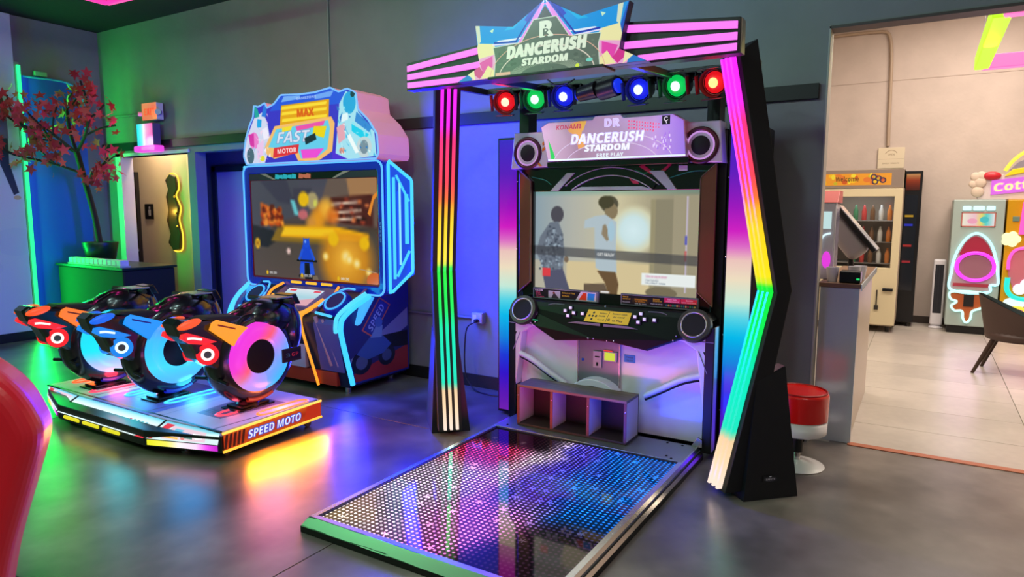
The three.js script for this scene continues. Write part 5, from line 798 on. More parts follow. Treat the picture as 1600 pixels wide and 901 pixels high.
// ==================================================================== far left corner
{ // lavender mural wall with a printed figure, green light tube on its edge
  const mural = canvas(512, 1024, (c, w, h) => { c.fillStyle = '#c9c4e0'; c.fillRect(0, 0, w, h); for (let i = 0; i < 40; i++) blob(c, rnd() * w, rnd() * h, rr(20, 90), rr(10, 50), 'rgba(180,176,220,.25)'); const jean = '#1c2240'; poly(c, [[448, 388], [480, 384], [478, 470], [500, 566], [484, 574], [452, 476]], jean); poly(c, [[430, 384], [462, 388], [448, 480], [440, 560], [424, 556], [428, 470]], jean); blob(c, 494, 582, 11, 7, '#c8a088'); blob(c, 432, 566, 10, 7, '#c8a088'); poly(c, [[436, 300], [480, 300], [482, 392], [430, 392]], '#7a5a7a'); blob(c, 460, 276, 16, 20, '#4a2c28'); });
  const M = thing('mural_panel', 'tall pale lavender wall panel printed with a figure in dark jeans', 'wall panel', [XL, 0, -2.6]);
  wpart('panel_board', bx(XL + 0.002, XL + 0.08, 0.11, H - 0.01, -3.92, -1.3, 0.006), std(0xc9c4e0, 0.55), M);
  wpart('mural_print', quad([XL + 0.0815, 0.12, -2.1], [XL + 0.0815, 0.12, -3.91], [XL + 0.0815, H - 0.02, -3.91], [XL + 0.0815, H - 0.02, -2.1]), printed(mural, 0.55), M);
  wpart('panel_base', bx(XL + 0.002, XL + 0.085, 0, 0.11, -3.92, -1.3, 0.003), std(0x0e0e12, 0.5), M);
  const T = thing('green_light_tube', 'tall bright green light tube standing on the mural wall edge', 'light tube', [XL + 0.1, 0, -3.955]);
  part('neon_tube', rod([0, 0.03, 0], [0, 3.26, 0], 0.02), glow(0x28ff90, 1.5), T); part('tube_channel', box(0.03, 3.3, 0.05, -0.05, 1.65, 0, 0.004), std(0x9aa0a0, 0.4, 0.5), T); part('tube_foot', box(0.09, 0.03, 0.05, -0.02, 0.015, 0, 0.004), darkMetal, T);
  rectLight('green_tube_light', 0.05, 3.1, [XL + 0.13, 1.65, -3.955], [XL + 2, 1.65, -4.9], 0x08ff48, 120); rectLight('green_tube_light', 0.03, 3.1, [XL + 0.115, 1.65, -3.98], [XL + 0.3, 1.65, -5.5], 0x10c0a0, 6);
  const Fl = thing('blue_wash_light', 'low blue wash lamp on the floor out of view at the mural wall', 'light fixture', [-8.75, 0, -2.6]); part('lamp_housing', box(0.14, 0.06, 1.2, 0, 0.03, 0, 0.01), black, Fl); part('light_lens', box(0.06, 0.006, 1.16, -0.03, 0.062, 0, 0.001), glow(0x2040ff, 1.2), Fl); rectLight('blue_wash', 1.16, 0.06, [-8.78, 0.07, -2.6], [-9.25, 0.9, -3.3], 0x2038ff, 40);
  const Bd = thing('blue_wall_board', 'tall blue board with a rounded top corner behind the red tree', 'board', [XL, 0, -4.4]);
  const pts = []; for (let i = 0; i <= 8; i++) { const a = i / 8 * Math.PI / 2; pts.push([0.5 + 0.2 * Math.sin(a) * 1, 2.95 + 0.2 * Math.cos(a)]); }
  part('board_face', (() => { const g = prism([[0, 0.12], [0, 3.15], ...pts, [0.7, 0.12]], 0, 0.05, 0.006); g.rotateY(Math.PI / 2); g.translate(0.03, 0, 0.42); return g; })(), std(0x1a50d0, 0.4), Bd);
  part('board_rim', tube([[0.085, 3.14, 0.4], [0.085, 3.14, -0.08], [0.085, 3.08, -0.2], [0.085, 2.94, -0.265], [0.085, 2.6, -0.27]], 0.012, false, 40, 8), std(0x3a90e8, 0.3), Bd);
  part('board_cap', box(0.06, 0.06, 0.14, 0.06, 3.2, 0.2, 0.01), std(0x80a090, 0.4), Bd);
}
{ // table, potted red tree, ribbed case
  const T = thing('dark_table', 'dark covered table in the corner carrying the potted red tree', 'table', [-8.45, 0, -4.52]);
  part('table_top', box(1.5, 0.03, 0.66, 0, 0.905, 0, 0.006), std(0x15281c, 0.35), T); part('table_skirt', box(1.46, 0.8, 0.62, 0, 0.49, 0, 0.02), std(0x101614, 0.8), T);
  for (const sx of [-0.68, 0.68]) for (const sz of [-0.26, 0.26]) part('leg', box(0.04, 0.09, 0.04, sx, 0.045, sz), darkMetal, T);
  const R = thing('ribbed_case', 'pale ribbed case of upright sleeves lying on the dark corner table', 'case', [-8.36, 0.92, -4.27]);
  part('case_tray', box(1.16, 0.016, 0.12, 0, 0.008, 0), std(0xb8c8c0, 0.4), R);
  for (let i = 0; i < 12; i++) part('sleeve', box(0.085, 0.066, 0.1, -0.525 + i * 0.0955, 0.049, 0, 0.008), std(i < 5 ? 0xb8dcc8 : 0xd4d0dc, 0.45), R);
  const G = thing('red_leaf_tree', 'red-leaved ornamental tree in a dark green pot on the corner table', 'tree', [-8.72, 0.92, -4.5]);
  part('pot', lathe([[0.001, 0], [0.15, 0], [0.19, 0.2], [0.2, 0.26], [0.175, 0.26], [0.17, 0.22], [0.001, 0.22]], 32), std(0x12301c, 0.35), G);
  const bark = std(0x2a1e1e, 0.85), tips = [];
  const tw = part('trunk', tube([[0, 0.2, 0], [-0.06, 0.6, 0.02], [-0.14, 1.0, 0.06], [-0.2, 1.35, 0.1]], 0.035, false, 24, 8), bark, G);
  const grow = (a, dir, len, r, lvl) => { const b = a.clone().addScaledVector(dir, len * 0.5).add(V(rr(-0.04, 0.04), rr(-0.02, 0.05), rr(-0.04, 0.04))), e = b.clone().addScaledVector(dir, len * 0.5).add(V(rr(-0.05, 0.05), rr(0, 0.06), rr(-0.05, 0.05))); for (const q of [b, e]) { q.x = Math.max(q.x, -0.36); q.z = Math.max(q.z, -0.28); } part('branch', tube([a.toArray(), b.toArray(), e.toArray()], r, false, 10, 6), bark, G); tips.push(b, e, e, a.clone().lerp(e, 0.75)); if (lvl) for (let i = 0; i < 3; i++) { const d = dir.clone().add(V(rr(-0.8, 0.8), rr(-0.35, 0.55), rr(-0.8, 0.8))).normalize(); grow(i ? e : b, d, len * rr(0.55, 0.8), r * 0.6, lvl - 1); } };
  const top = V(-0.2, 1.35, 0.1);
  grow(top, V(0.7, 0.45, 0.15).normalize(), 0.55, 0.02, 1); grow(top, V(-0.1, 0.35, 0.9).normalize(), 0.6, 0.02, 1); grow(top, V(0.1, 0.9, 0.3).normalize(), 0.45, 0.02, 1); grow(V(-0.12, 0.95, 0.05), V(0.75, 0.25, 0.3).normalize(), 0.4, 0.014, 1); grow(V(-0.16, 1.1, 0.08), V(-0.1, 0.2, 0.95).normalize(), 0.5, 0.016, 1); grow(top, V(0.45, 0.25, 0.7).normalize(), 0.5, 0.018, 1);
  const leafG = (() => { const p = []; for (let i = 0; i < 10; i++) { const a = i / 10 * 6.283, r = i % 2 ? 0.024 : 0.056; p.push([r * Math.sin(a), r * Math.cos(a)]); } const g = new THREE.ShapeGeometry(shapeOf(p)); const q = g.attributes.position; for (let i = 0; i < q.count; i++) q.setZ(i, -3 * (q.getX(i) ** 2 + q.getY(i) ** 2)); g.computeVertexNormals(); return g; })();
  const lm = [0xc82434, 0xd83040, 0xb01c2c, 0xe84850].map(c => new THREE.MeshPhysicalMaterial({ color: c, roughness: 0.7, side: THREE.DoubleSide, transmission: 0.25, thickness: 0 }));
  for (let i = 0; i < 290; i++) { const t = tips[Math.floor(rnd() * tips.length)]; const l = part('leaf', leafG, lm[i % 4], G); l.position.set(Math.max(-0.34, t.x + rr(-0.13, 0.13)), t.y + rr(-0.14, 0.12), Math.max(-0.3, t.z + rr(-0.13, 0.13))); l.rotation.set(rr(-1.2, 1.2), rr(-3, 3), rr(-3, 3)); l.scale.setScalar(rr(0.8, 1.5)); }
}
{ // signs above the corridor door, conduits, corridor items
  const E = thing('exit_sign', 'small red lit exit sign box on the wall above the corridor door', 'sign', [-8.04, 2.75, -4.86]);
  part('sign_housing', box(0.3, 0.2, 0.09, 0, 0, 0, 0.01), std(0xd8d4d0, 0.4), E); part('sign_face', quad([-0.15, -0.1, 0.0465], [0.15, -0.1, 0.0465], [0.15, 0.1, 0.0465], [-0.15, 0.1, 0.0465]), lit(canvas(150, 100, (c) => { c.fillStyle = '#e87058'; c.fillRect(0, 0, 150, 100); words(c, 'EXIT', 18, 52, 56, '#ff3818', { w: 114 }); }), 0.95), E);
  part('emergency_lamp', merge([rod([0.16, -0.02, 0.02], [0.2, -0.02, 0.06], 0.035), rod([-0.2, -0.02, 0.06], [-0.16, -0.02, 0.02], 0.03)]), std(0xb8b4c8, 0.3), E); part('wall_plate', box(0.1, 0.1, 0.03, 0, 0.0, -0.055), white, E);
  pointLight('exit_sign_light', [-8.04, 2.75, -4.72], 0xff5030, 0.12, 3);
  const N = thing('small_neon_sign', 'small cyan and pink glowing sign hanging over the corridor door', 'sign', [-8.1, 2.43, -4.83]);
  part('sign_box', box(0.34, 0.27, 0.1, 0, 0.045, 0, 0.012), std(0x60507a, 0.4), N); part('neon_face', quad([-0.165, -0.085, 0.0515], [0.165, -0.085, 0.0515], [0.165, 0.175, 0.0515], [-0.165, 0.175, 0.0515]), lit(canvas(128, 100, (c) => { const g = c.createLinearGradient(0, 0, 128, 0); g.addColorStop(0, '#18d8e8'); g.addColorStop(0.3, '#80f0f4'); g.addColorStop(0.42, '#f4f0fc'); g.addColorStop(0.6, '#f890d8'); g.addColorStop(1, '#f048b8'); c.fillStyle = g; c.fillRect(0, 0, 128, 100); }), 1.1), N); part('neon_shelf_light', box(0.46, 0.075, 0.12, 0, -0.12, 0.01, 0.02), glow(0xf048e8, 1.0), N);
  pointLight('small_neon_light', [-8.1, 2.4, -4.7], 0xff60e0, 0.3, 3);
  single('wall_conduit', 'thin horizontal conduit on the green-lit wall beside the exit sign', 'conduit', rod([-9.28, 2.76, ZB + 0.013], [-8.22, 2.745, ZB + 0.013], 0.012), std(0x9aa49e, 0.4, 0.4));
  single('wall_conduit', 'thin vertical conduit on the upper wall above the racing topper', 'conduit', rod([-5.11, 2.45, ZB + 0.011], [-5.11, H - 0.01, ZB + 0.011], 0.01), std(0x8a9090, 0.45, 0.3));
  const O = thing('wall_outlet', 'grey surface outlet box with horizontal conduit between racing cabinet and dance gate', 'outlet', [-3.33, 0.64, -4.9]);
  part('box', box(0.12, 0.1, 0.055, 0, 0, -0.002, 0.006), std(0xa8a4b4, 0.35, 0.4), O); part('cover', box(0.11, 0.09, 0.008, 0, 0, 0.029, 0.004), std(0xb8b4c4, 0.35, 0.3), O); part('conduit_pipe', rod([-0.06, -0.01, -0.012], [-0.95, -0.01, -0.012], 0.012), std(0x8c8898, 0.4, 0.4), O); part('socket', box(0.04, 0.055, 0.004, -0.02, 0.0, 0.034), white, O);
  const Pl = thing('power_plug', 'black plug with a cord hanging from the wall outlet', 'plug', [-3.32, 0.62, -4.845]);
  part('plug_body', box(0.035, 0.03, 0.04, 0, 0, 0, 0.008), black, Pl); part('cord', tube([[0, -0.01, 0.02], [-0.06, -0.05, 0.04], [-0.1, -0.2, 0.03], [-0.08, -0.5, 0.04], [0.02, -0.6, 0.06], [0.2, -0.613, 0.1], [0.45, -0.613, 0.06]], 0.006, false, 60, 6), black, Pl);
  const S = thing('restroom_sign', 'small black square pictogram sign on the beige corridor wall', 'sign', [-9.31, 1.55, -5.492]);
  part('sign_board', box(0.2, 0.21, 0.012, 0, 0, 0, 0.004), std(0x121212, 0.4), S); part('pictogram', merge([new THREE.CylinderGeometry(0.018, 0.018, 0.004, 16).rotateX(Math.PI / 2).translate(0.02, 0.05, 0.008), prism([[-0.01, 0.025], [0.05, 0.025], [0.04, -0.06], [0, -0.06]], 0.005, 0.01)]), std(0x9a9a9a, 0.5), S);
  const A = thing('backlit_wall_ornament', 'dark irregular wall ornament with a yellow glowing outline in the corridor', 'wall ornament', [-8.68, 1.55, -5.48]);
  const op = [[-0.02, 0.5], [0.1, 0.46], [0.12, 0.3], [0.06, 0.22], [0.14, 0.05], [0.1, -0.1], [0.15, -0.3], [0.12, -0.5], [-0.02, -0.52], [-0.12, -0.42], [-0.06, -0.3], [-0.13, -0.12], [-0.08, 0.02], [-0.12, 0.2], [-0.06, 0.3], [-0.12, 0.42]];
  part('ornament_plate', prism(op, 0.02, 0.05, 0.006), std(0x2c1c12, 0.5), A); part('neon_outline', tube(op.map(([x, y]) => [x * 1.08, y * 1.02, 0.012]), 0.012, true, 120, 6), glow(0xffd840, 1.3), A); part('stud', merge([[0.08, 0.2], [0.1, -0.02], [0.11, -0.2]].map(([x, y]) => new THREE.SphereGeometry(0.016, 10, 8).translate(x, y, 0.05))), std(0xd8a040, 0.3, 0.8), A);
  pointLight('ornament_light', [-8.68, 1.55, -5.36], 0xffd050, 0.25, 2);
  const CL = thing('corridor_ceiling_light', 'flat ceiling lamp of the beige corridor out of view', 'ceiling light', [-8.8, 2.86, -5.28]);
  part('housing', box(0.5, 0.04, 0.2, 0, 0.02, 0), white, CL); part('light_diffuser', box(0.46, 0.01, 0.16, 0, -0.002, 0), glow(0xffe8c8, 1.2), CL);
  rectLight('corridor_lamp', 0.46, 0.16, [-8.8, 2.85, -5.28], [-8.8, 0, -5.25], 0xffe4c0, CORRIDOR_POWER);
}
{ // hanging colour light frames under the ceilings
  const frame = (at, label, cols, w, d, rot, powers, tk = 0.035) => {
    const F = thing('hanging_light_frame', label, 'light fixture', at); F.rotation.y = rot;
    const c = [[-w / 2, -d / 2], [w / 2, -d / 2], [w / 2, d / 2], [-w / 2, d / 2]];
    for (let i = 0; i < 4; i++) { const a = c[i], b = c[(i + 1) % 4]; part('neon_bar', (() => { const L = Math.hypot(b[0] - a[0], b[1] - a[1]), g = box(L - 0.01, tk + 0.01, tk, 0, 0, 0, 0.012); g.rotateY(-Math.atan2(b[1] - a[1], b[0] - a[0])); g.translate((a[0] + b[0]) / 2, 0, (a[1] + b[1]) / 2); return g; })(), glow(cols[i], 1.25), F); }
    for (const [x, z] of c) part('suspension_wire', rod([x, 0.03, z], [x, (at[2] < ZB ? SH : H) - at[1], z], 0.003), steel, F);
    for (let i = 0; i < 4; i++) { const a = c[i], b = c[(i + 1) % 4], q = V((a[0] + b[0]) / 2, -0.05, (a[1] + b[1]) / 2).applyAxisAngle(V(0, 1, 0), rot).add(V(...at)); if (powers[i]) pointLight('frame_light', q.toArray(), cols[i], powers[i], 4); }
    return F;
  };
  frame([-6.0, 3.5, -3.38], 'hanging pink light frame under the dark ceiling above the racing machine', [0xff38a8, 0xff38a8, 0xff38a8, 0xff38a8], 1.3, 0.6, 0.05, [0.5, 0.5, 0.5, 0.5]);
  frame([1.02, 3.0, -7.0], 'hanging lime and pink light frame in the snack room', [0xff70b8, 0xb8f018, 0xff70b8, 0xb8f018], 1.3, 2.1, 0.0, [0.6, 0.6, 0.6, 0.6], 0.12);
  frame([-2.9, 3.42, -2.3], 'hanging pale green light frame above the camera in the arcade room', [0xd0f6f2, 0xd0f6f2, 0xd0f6f2, 0xd0f6f2], 2.6, 1.0, 0, [FRAME_POWER, FRAME_POWER, FRAME_POWER, FRAME_POWER]);
  frame([-6.2, 3.42, 0.6], 'hanging green light frame out of view on the mural side', [0x48ff90, 0x48ff90, 0x48ff90, 0x48ff90], 3.0, 1.4, 0, [4.5, 4.5, 4.5, 4.5]);
}
// ==================================================================== snack room things
{
  // counter end standing in the opening
  const C = thing('snack_counter', 'tall pale blue-grey glossy counter standing in the opening beside the red stool', 'counter', [-0.46, 0, -5.8]);
  wpart('counter_body', bx(-0.585, -0.36, 0.0, 1.07, -6.6, -5.075, 0.004), std(0xc4b49e, 0.35), C); wpart('end_panel', bx(-0.588, -0.345, 0.0, 1.075, -5.075, -5.045, 0.003), std(0xc4c9d6, 0.16, 0.3, { clearcoat: 0.5 }), C);
  wpart('worktop', bx(-0.6, -0.335, 1.075, 1.105, -6.65, -5.03, 0.004), std(0x7a5c48, 0.3), C); wpart('glass_edge', bx(-0.338, -0.33, 1.06, 1.105, -6.65, -5.03, 0.002), std(0xd8e4ea, 0.1), C);
  const K = thing('treat_kiosk', 'small white treat kiosk with red hood and lit arch on the snack counter', 'kiosk', [-0.6, 1.105, -5.4]);
  part('cabinet', box(0.11, 0.54, 0.3, 0, 0.27, -0.02, 0.006), std(0xd8d2dc, 0.3), K); part('hood', sidePrism([[-0.18, 0.54], [-0.18, 0.63], [0.02, 0.63], [0.13, 0.545]], -0.056, 0.07, 0.004), std(0xd05048, 0.35), K); part('side_glass_panel', box(0.004, 0.42, 0.24, 0.057, 0.29, -0.02, 0), std(0x9a94ac, 0.15), K);
  part('frame_edge', merge([tube([[0.06, 0.02, 0.13], [0.06, 0.52, 0.13], [0.065, 0.6, 0.03]], 0.006), tube([[-0.05, 0.02, 0.13], [-0.05, 0.52, 0.13], [-0.05, 0.52, 0.13]], 0.005)]), white, K);
  part('menu_screen_light', box(0.07, 0.12, 0.004, 0, 0.42, 0.133, 0.001), glow(0xc8e8e8, 0.9), K); part('arch_neon', tube([[-0.045, 0.06, 0.137], [-0.04, 0.2, 0.137], [-0.01, 0.31, 0.137], [0.035, 0.33, 0.137]], 0.006), glow(0xd8f8ff, 1.2), K); part('arch_core_light', (() => { const g = new THREE.SphereGeometry(1, 18, 12); g.scale(0.028, 0.06, 0.008); g.translate(0.015, 0.14, 0.136); return g; })(), glow(0xf040e8, 0.9), K);
  const Md = thing('tilted_display', 'tilted grey display with black frame on a bracket beside the treat kiosk', 'display', [-0.46, 1.106, -5.74]);
  const tl = g => { g.rotateZ(-0.88); g.translate(0.0, 0.33, 0); return g; };
  part('display_back', tl(box(0.36, 0.16, 0.2, 0, -0.065, 0, 0.05)), std(0xb8b0ae, 0.4), Md); part('display_frame', tl(box(0.42, 0.03, 0.26, 0, 0.03, 0, 0.006)), std(0x17130f, 0.35), Md); part('display_glass', tl(box(0.42, 0.008, 0.26, 0, 0.05, 0, 0.003)), std(0xd8d8e0, 0.1), Md); part('bracket', merge([rod([0, 0.0, -0.03], [-0.02, 0.25, -0.03], 0.02), box(0.12, 0.012, 0.14, 0, 0.006, 0)]), black, Md);
  const Bx = thing('black_counter_box', 'low black box with a green lamp on the snack counter edge', 'box', [-0.41, 1.105, -5.13]);
  part('case', box(0.13, 0.08, 0.14, 0, 0.04, 0, 0.008), std(0x0a0d10, 0.25), Bx); part('indicator_light', box(0.02, 0.012, 0.004, 0.05, 0.03, 0.072), glow(0x20e070, 1.0), Bx);
  const cup = lathe([[0.001, 0], [0.03, 0], [0.042, 0.1], [0.039, 0.1], [0.028, 0.006], [0.001, 0.006]], 20);
  for (const [i, x, z, a, b] of [[0, -0.525, -5.13, 0.0, 0], [1, -0.40, -5.28, 0, 0], [2, -0.37, -5.36, 0, 0]]) single('paper_cup', ['white paper cup next to the treat kiosk base', 'white paper cup standing below the tilted display', 'white paper cup at the counter glass edge'][i], 'cup', cup.clone(), white, [x, 1.105, z], 'paper cups on the snack counter');
  // fridges
  const F = thing('drink_fridge', 'cream glass-door drink fridge with yellow header print in the snack room', 'fridge', [-0.745, 0, -10.3]);
  const cream = std(0xd8cba6, 0.4);
  wpart('fridge_body', merge([bx(-1.23, -0.26, 0.08, 0.12, -10.65, -10.03, 0.004), bx(-1.23, -1.2, 0.08, 2.12, -10.65, -10.03, 0.004), bx(-0.29, -0.26, 0.08, 2.12, -10.65, -10.03, 0.004), bx(-1.23, -0.26, 0.08, 2.12, -10.66, -10.63, 0.004), bx(-1.23, -0.26, 1.88, 2.12, -10.65, -10.0, 0.004)]), std(0xb8a890, 0.4), F);
  const dr = wpart('door', prism([[-1.23, 0.1], [-0.262, 0.1], [-0.262, 1.87], [-1.23, 1.87]], -10.02, -9.975, 0.004, [[[-1.12, 0.85], [-0.35, 0.85], [-0.35, 1.77], [-1.12, 1.77]]]), cream, F);
  wpart('door_glass', bx(-1.12, -0.35, 0.85, 1.77, -10.0, -9.996, 0), glassPane, dr); wpart('door_handle', rod([-0.42, 0.57, -9.95], [-0.3, 0.57, -9.95], 0.02), darkMetal, dr); wpart('key_tag', merge([rod([-0.48, 0.56, -9.955], [-0.48, 0.36, -9.96], 0.008), box(0.05, 0.06, 0.01, -0.48, 0.33, -9.955)]), std(0x26221e, 0.5), dr);
  const hdTex = canvas(512, 128, (c, w, h) => { c.fillStyle = '#8c7c70'; c.fillRect(0, 0, w, h); c.fillStyle = '#e09a28'; c.fillRect(0, 26, 440, 84); for (let i = 0; i < 26; i++) blob(c, rr(0, 430), rr(36, 100), rr(8, 26), rr(8, 20), ['#e8c020', '#c85a20', '#e8d838', '#b8b828', '#d87830'][i % 5]); words(c, 'Welcome', 90, 66, 46, '#5a2a14', { w: 150 }); for (const [x, y] of [[330, 52], [360, 62], [340, 86], [388, 76]]) { c.strokeStyle = '#3a2c50'; c.lineWidth = 9; c.beginPath(); c.arc(x, y, 16, 0, 7); c.stroke(); } });
  wpart('header_print', quad([-1.22, 1.885, -9.998], [-0.265, 1.885, -9.998], [-0.265, 2.115, -9.998], [-1.22, 2.115, -9.998]), printed(hdTex, 0.4), F);
  for (const y of [0.9, 1.18, 1.46]) wpart('shelf', bx(-1.19, -0.3, y - 0.008, y, -10.6, -10.06, 0.002), std(0x8a8884, 0.4, 0.5), F);
  wpart('inner_light_bar', bx(-1.1, -0.4, 1.8, 1.82, -10.12, -10.08), glow(0xe8f0ff, 1.4), F); rectLight('fridge_lamp', 0.7, 0.1, [-0.745, 1.79, -10.12], [-0.745, 0.9, -10.3], 0xe8f0ff, 8);
  for (const x of [-1.15, -0.34]) wpart('foot', rod([x, 0, -10.08], [x, 0.08, -10.08], 0.025), black, F);
  const bot = lathe([[0.001, 0], [0.03, 0], [0.031, 0.12], [0.014, 0.17], [0.013, 0.2], [0.001, 0.2]], 14);
  let bi = 0; for (const y of [0.9, 1.18, 1.46]) for (const x of [-0.8, -0.7, -0.6, -0.5, -0.4]) { const cn = ['green', 'red', 'brown', 'pale', 'orange'][bi % 5], shelf = y < 1 ? 'lowest' : y < 1.3 ? 'middle' : 'top'; single('drink_bottle', cn + ' drink bottle on the ' + shelf + ' shelf of the cream drink fridge', 'bottle', bot, std([0x3a7a50, 0xb83a34, 0x6a4a2c, 0xc8c8c0, 0xd07a30][bi % 5], 0.3), [x, y, -10.2], 'bottles in the cream fridge'); bi++; }
  const G = thing('black_cooler', 'narrow black cooler with orange lit header behind the cream drink fridge', 'cooler', [-0.32, 0, -10.75]);
  wpart('cooler_body', bx(-0.62, -0.06, 0.06, 2.12, -11.05, -10.68, 0.006), std(0x0e0f14, 0.3), G); wpart('cooler_glass', bx(-0.25, -0.1, 0.5, 1.8, -10.68, -10.675, 0), std(0x20242c, 0.08), G); wpart('header_sign', bx(-0.25, -0.09, 1.86, 2.08, -10.68, -10.672, 0), lit(canvas(64, 80, (c) => { vgrad(c, 0, 0, 64, 80, [[0, '#e0a060'], [0.4, '#a83a18'], [1, '#4a140c']]); }), 0.7), G);
  for (const [y, c] of [[1.5, 0xd0a020], [1.38, 0x2030d0], [1.1, 0xc02828], [0.88, 0xb82430]]) wpart('shelf_tag_light', bx(-0.24, -0.14, y, y + 0.03, -10.675, -10.67, 0), glow(c, 0.6), G); wpart('cooler_foot', merge([rod([-0.12, 0, -10.72], [-0.12, 0.06, -10.72], 0.02), rod([-0.56, 0, -10.72], [-0.56, 0.06, -10.72], 0.02)]), black, G);
  // tower fan
  const T = thing('tower_fan', 'slim white tower fan with dark grille standing against the snack room wall', 'fan', [0.21, 0, -10.78]);
  part('fan_base', lathe([[0.001, 0], [0.085, 0], [0.085, 0.015], [0.06, 0.035], [0.001, 0.04]], 28), white, T); part('fan_body', box(0.15, 0.9, 0.12, 0, 0.49, 0, 0.03), white, T); part('grille', box(0.1, 0.66, 0.01, 0, 0.54, 0.058, 0.004), std(0x20222c, 0.4), T); for (let i = 0; i < 3; i++) part('grille_rib', box(0.006, 0.66, 0.006, -0.03 + i * 0.03, 0.54, 0.064, 0.001), std(0x30343e, 0.4), T);
  // notice board, conduit
  const N = thing('wall_notice', 'pale notice board on the snack room wall above the drink fridge', 'notice', [-0.47, 2.33, -11.13]);
  part('board', box(0.33, 0.29, 0.02, 0, 0, 0, 0.003), std(0xe0d2b4, 0.6), N); part('notice_print', quad([-0.16, -0.14, 0.0105], [0.16, -0.14, 0.0105], [0.16, 0.14, 0.0105], [-0.16, 0.14, 0.0105]), printed(canvas(256, 224, (c) => { c.fillStyle = '#dccdb0'; c.fillRect(0, 0, 256, 224); c.strokeStyle = '#a89478'; c.lineWidth = 8; c.beginPath(); c.arc(128, 90, 64, 3.6, 5.8); c.stroke(); words(c, 'OPEN', 128, 74, 30, '#a89478', { align: 'center', w: 70 }); line(c, [[0, 124], [256, 124]], '#b8a488', 4); words(c, 'DAILY TREATS', 128, 172, 22, '#a08c70', { align: 'center', w: 170 }); }), 0.6), N);
  single('snack_wall_conduit', 'bent conduit running along and down the snack room wall', 'conduit', tube([[-2.9, 4.08, -11.12], [-0.75, 4.09, -11.12], [-0.62, 4.07, -11.12], [-0.575, 3.98, -11.12], [-0.515, 2.5, -11.12]], 0.022, false, 80, 8), std(0xb09a84, 0.5));
  // two candy machines
  const V1 = thing('cotton_candy_machine', 'pale grey-green treat vending machine with white popsicle-shaped neon outline', 'vending machine', [0.575, 0, -10.8]);
  const Q = (n, g, m, p = V1) => wpart(n, g, m, p), zf = -10.45, cyan = glow(0xb8fbff, 1.5);
  Q('vending_body', bx(0.30, 0.85, 0.1, 1.73, -11.1, zf, 0.012), std(0xa8bab4, 0.35)); Q('plinth', bx(0.33, 0.82, 0.0, 0.1, -11.08, zf - 0.03, 0), black);
  Q('menu_screen', quad([0.41, 1.40, zf + 0.003], [0.745, 1.40, zf + 0.003], [0.745, 1.555, zf + 0.003], [0.41, 1.555, zf + 0.003]), lit(canvas(128, 64, (c) => { const g = c.createLinearGradient(0, 0, 128, 0); g.addColorStop(0, '#f4f0d8'); g.addColorStop(0.4, '#f8c8d0'); g.addColorStop(0.6, '#f0e070'); g.addColorStop(0.75, '#60d8d0'); g.addColorStop(1, '#f4e8e8'); c.fillStyle = g; c.fillRect(0, 0, 128, 64); blob(c, 40, 40, 20, 14, '#f8a8c0'); blob(c, 88, 32, 18, 16, '#50c8c8'); }), 0.9)); Q('screen_rim', merge([bx(0.395, 0.76, 1.385, 1.4, zf, zf + 0.01), bx(0.395, 0.76, 1.555, 1.57, zf, zf + 0.01), bx(0.395, 0.41, 1.385, 1.57, zf, zf + 0.01), bx(0.745, 0.76, 1.385, 1.57, zf, zf + 0.01)]), std(0xc07870, 0.4));
  for (const [x, w] of [[0.45, 0.09], [0.575, 0.12], [0.7, 0.09]]) Q('neon_letter', box(w, 0.055, 0.02, x, 1.62, zf + 0.01, 0.02), glow(0xc8f8ff, 1.4));
  const ap = [[0.335, 0.58], [0.335, 0.8], [0.36, 1.0], [0.43, 1.18], [0.5, 1.27], [0.57, 1.305], [0.65, 1.27], [0.73, 1.17], [0.79, 1.0], [0.825, 0.8], [0.83, 0.66], [0.76, 0.65], [0.76, 0.57]];
  Q('arch_plate', prism(ap.map(([x, y]) => [x, y]), zf, zf + 0.008), std(0xb8a0a4, 0.4)); Q('arch_neon', tube(ap.map(([x, y]) => [x, y, zf + 0.02]), 0.016, true, 120, 8), cyan);
  Q('red_topping', prism([[0.40, 1.03], [0.46, 1.18], [0.52, 1.25], [0.57, 1.27], [0.64, 1.24], [0.71, 1.15], [0.76, 1.03], [0.7, 1.0], [0.66, 1.06], [0.6, 1.02], [0.54, 1.07], [0.48, 1.02]], zf + 0.008, zf + 0.014), std(0xa82844, 0.4)); Q('ring_light', (() => { const g = new THREE.TorusGeometry(0.2, 0.024, 8, 48); g.scale(1, 0.88, 1); g.translate(0.585, 0.88, zf + 0.02); return g; })(), glow(0xf43cf0, 1.3)); Q('window_disc', (() => { const g = new THREE.CylinderGeometry(0.18, 0.18, 0.008, 36).rotateX(Math.PI / 2); g.scale(1, 0.88, 1); g.translate(0.585, 0.88, zf + 0.014); return g; })(), std(0xa07080, 0.15)); Q('arch_band', bx(0.36, 0.74, 0.62, 0.66, zf + 0.008, zf + 0.014, 0), std(0xb03c50, 0.4));
  const sp = [[0.335, 0.53], [0.35, 0.45], [0.42, 0.42], [0.36, 0.36], [0.40, 0.30], [0.48, 0.30], [0.5, 0.2], [0.535, 0.15], [0.575, 0.2], [0.59, 0.3], [0.66, 0.34], [0.72, 0.38], [0.74, 0.5], [0.7, 0.54]];
  Q('splash_plate', prism(sp, zf, zf + 0.008), std(0xb85a2c, 0.4)); Q('splash_neon', tube(sp.map(([x, y]) => [x, y, zf + 0.02]), 0.014, true, 100, 8), glow(0xc8fff0, 1.4)); Q('coin_unit', bx(0.49, 0.6, 0.36, 0.54, zf + 0.008, zf + 0.02), std(0x1c1a1c, 0.4));
  rectLight('candy_neon_light', 0.5, 1.1, [0.58, 0.8, zf + 0.06], [0.58, 0.6, 0], 0xf0c8f8, 1.2);
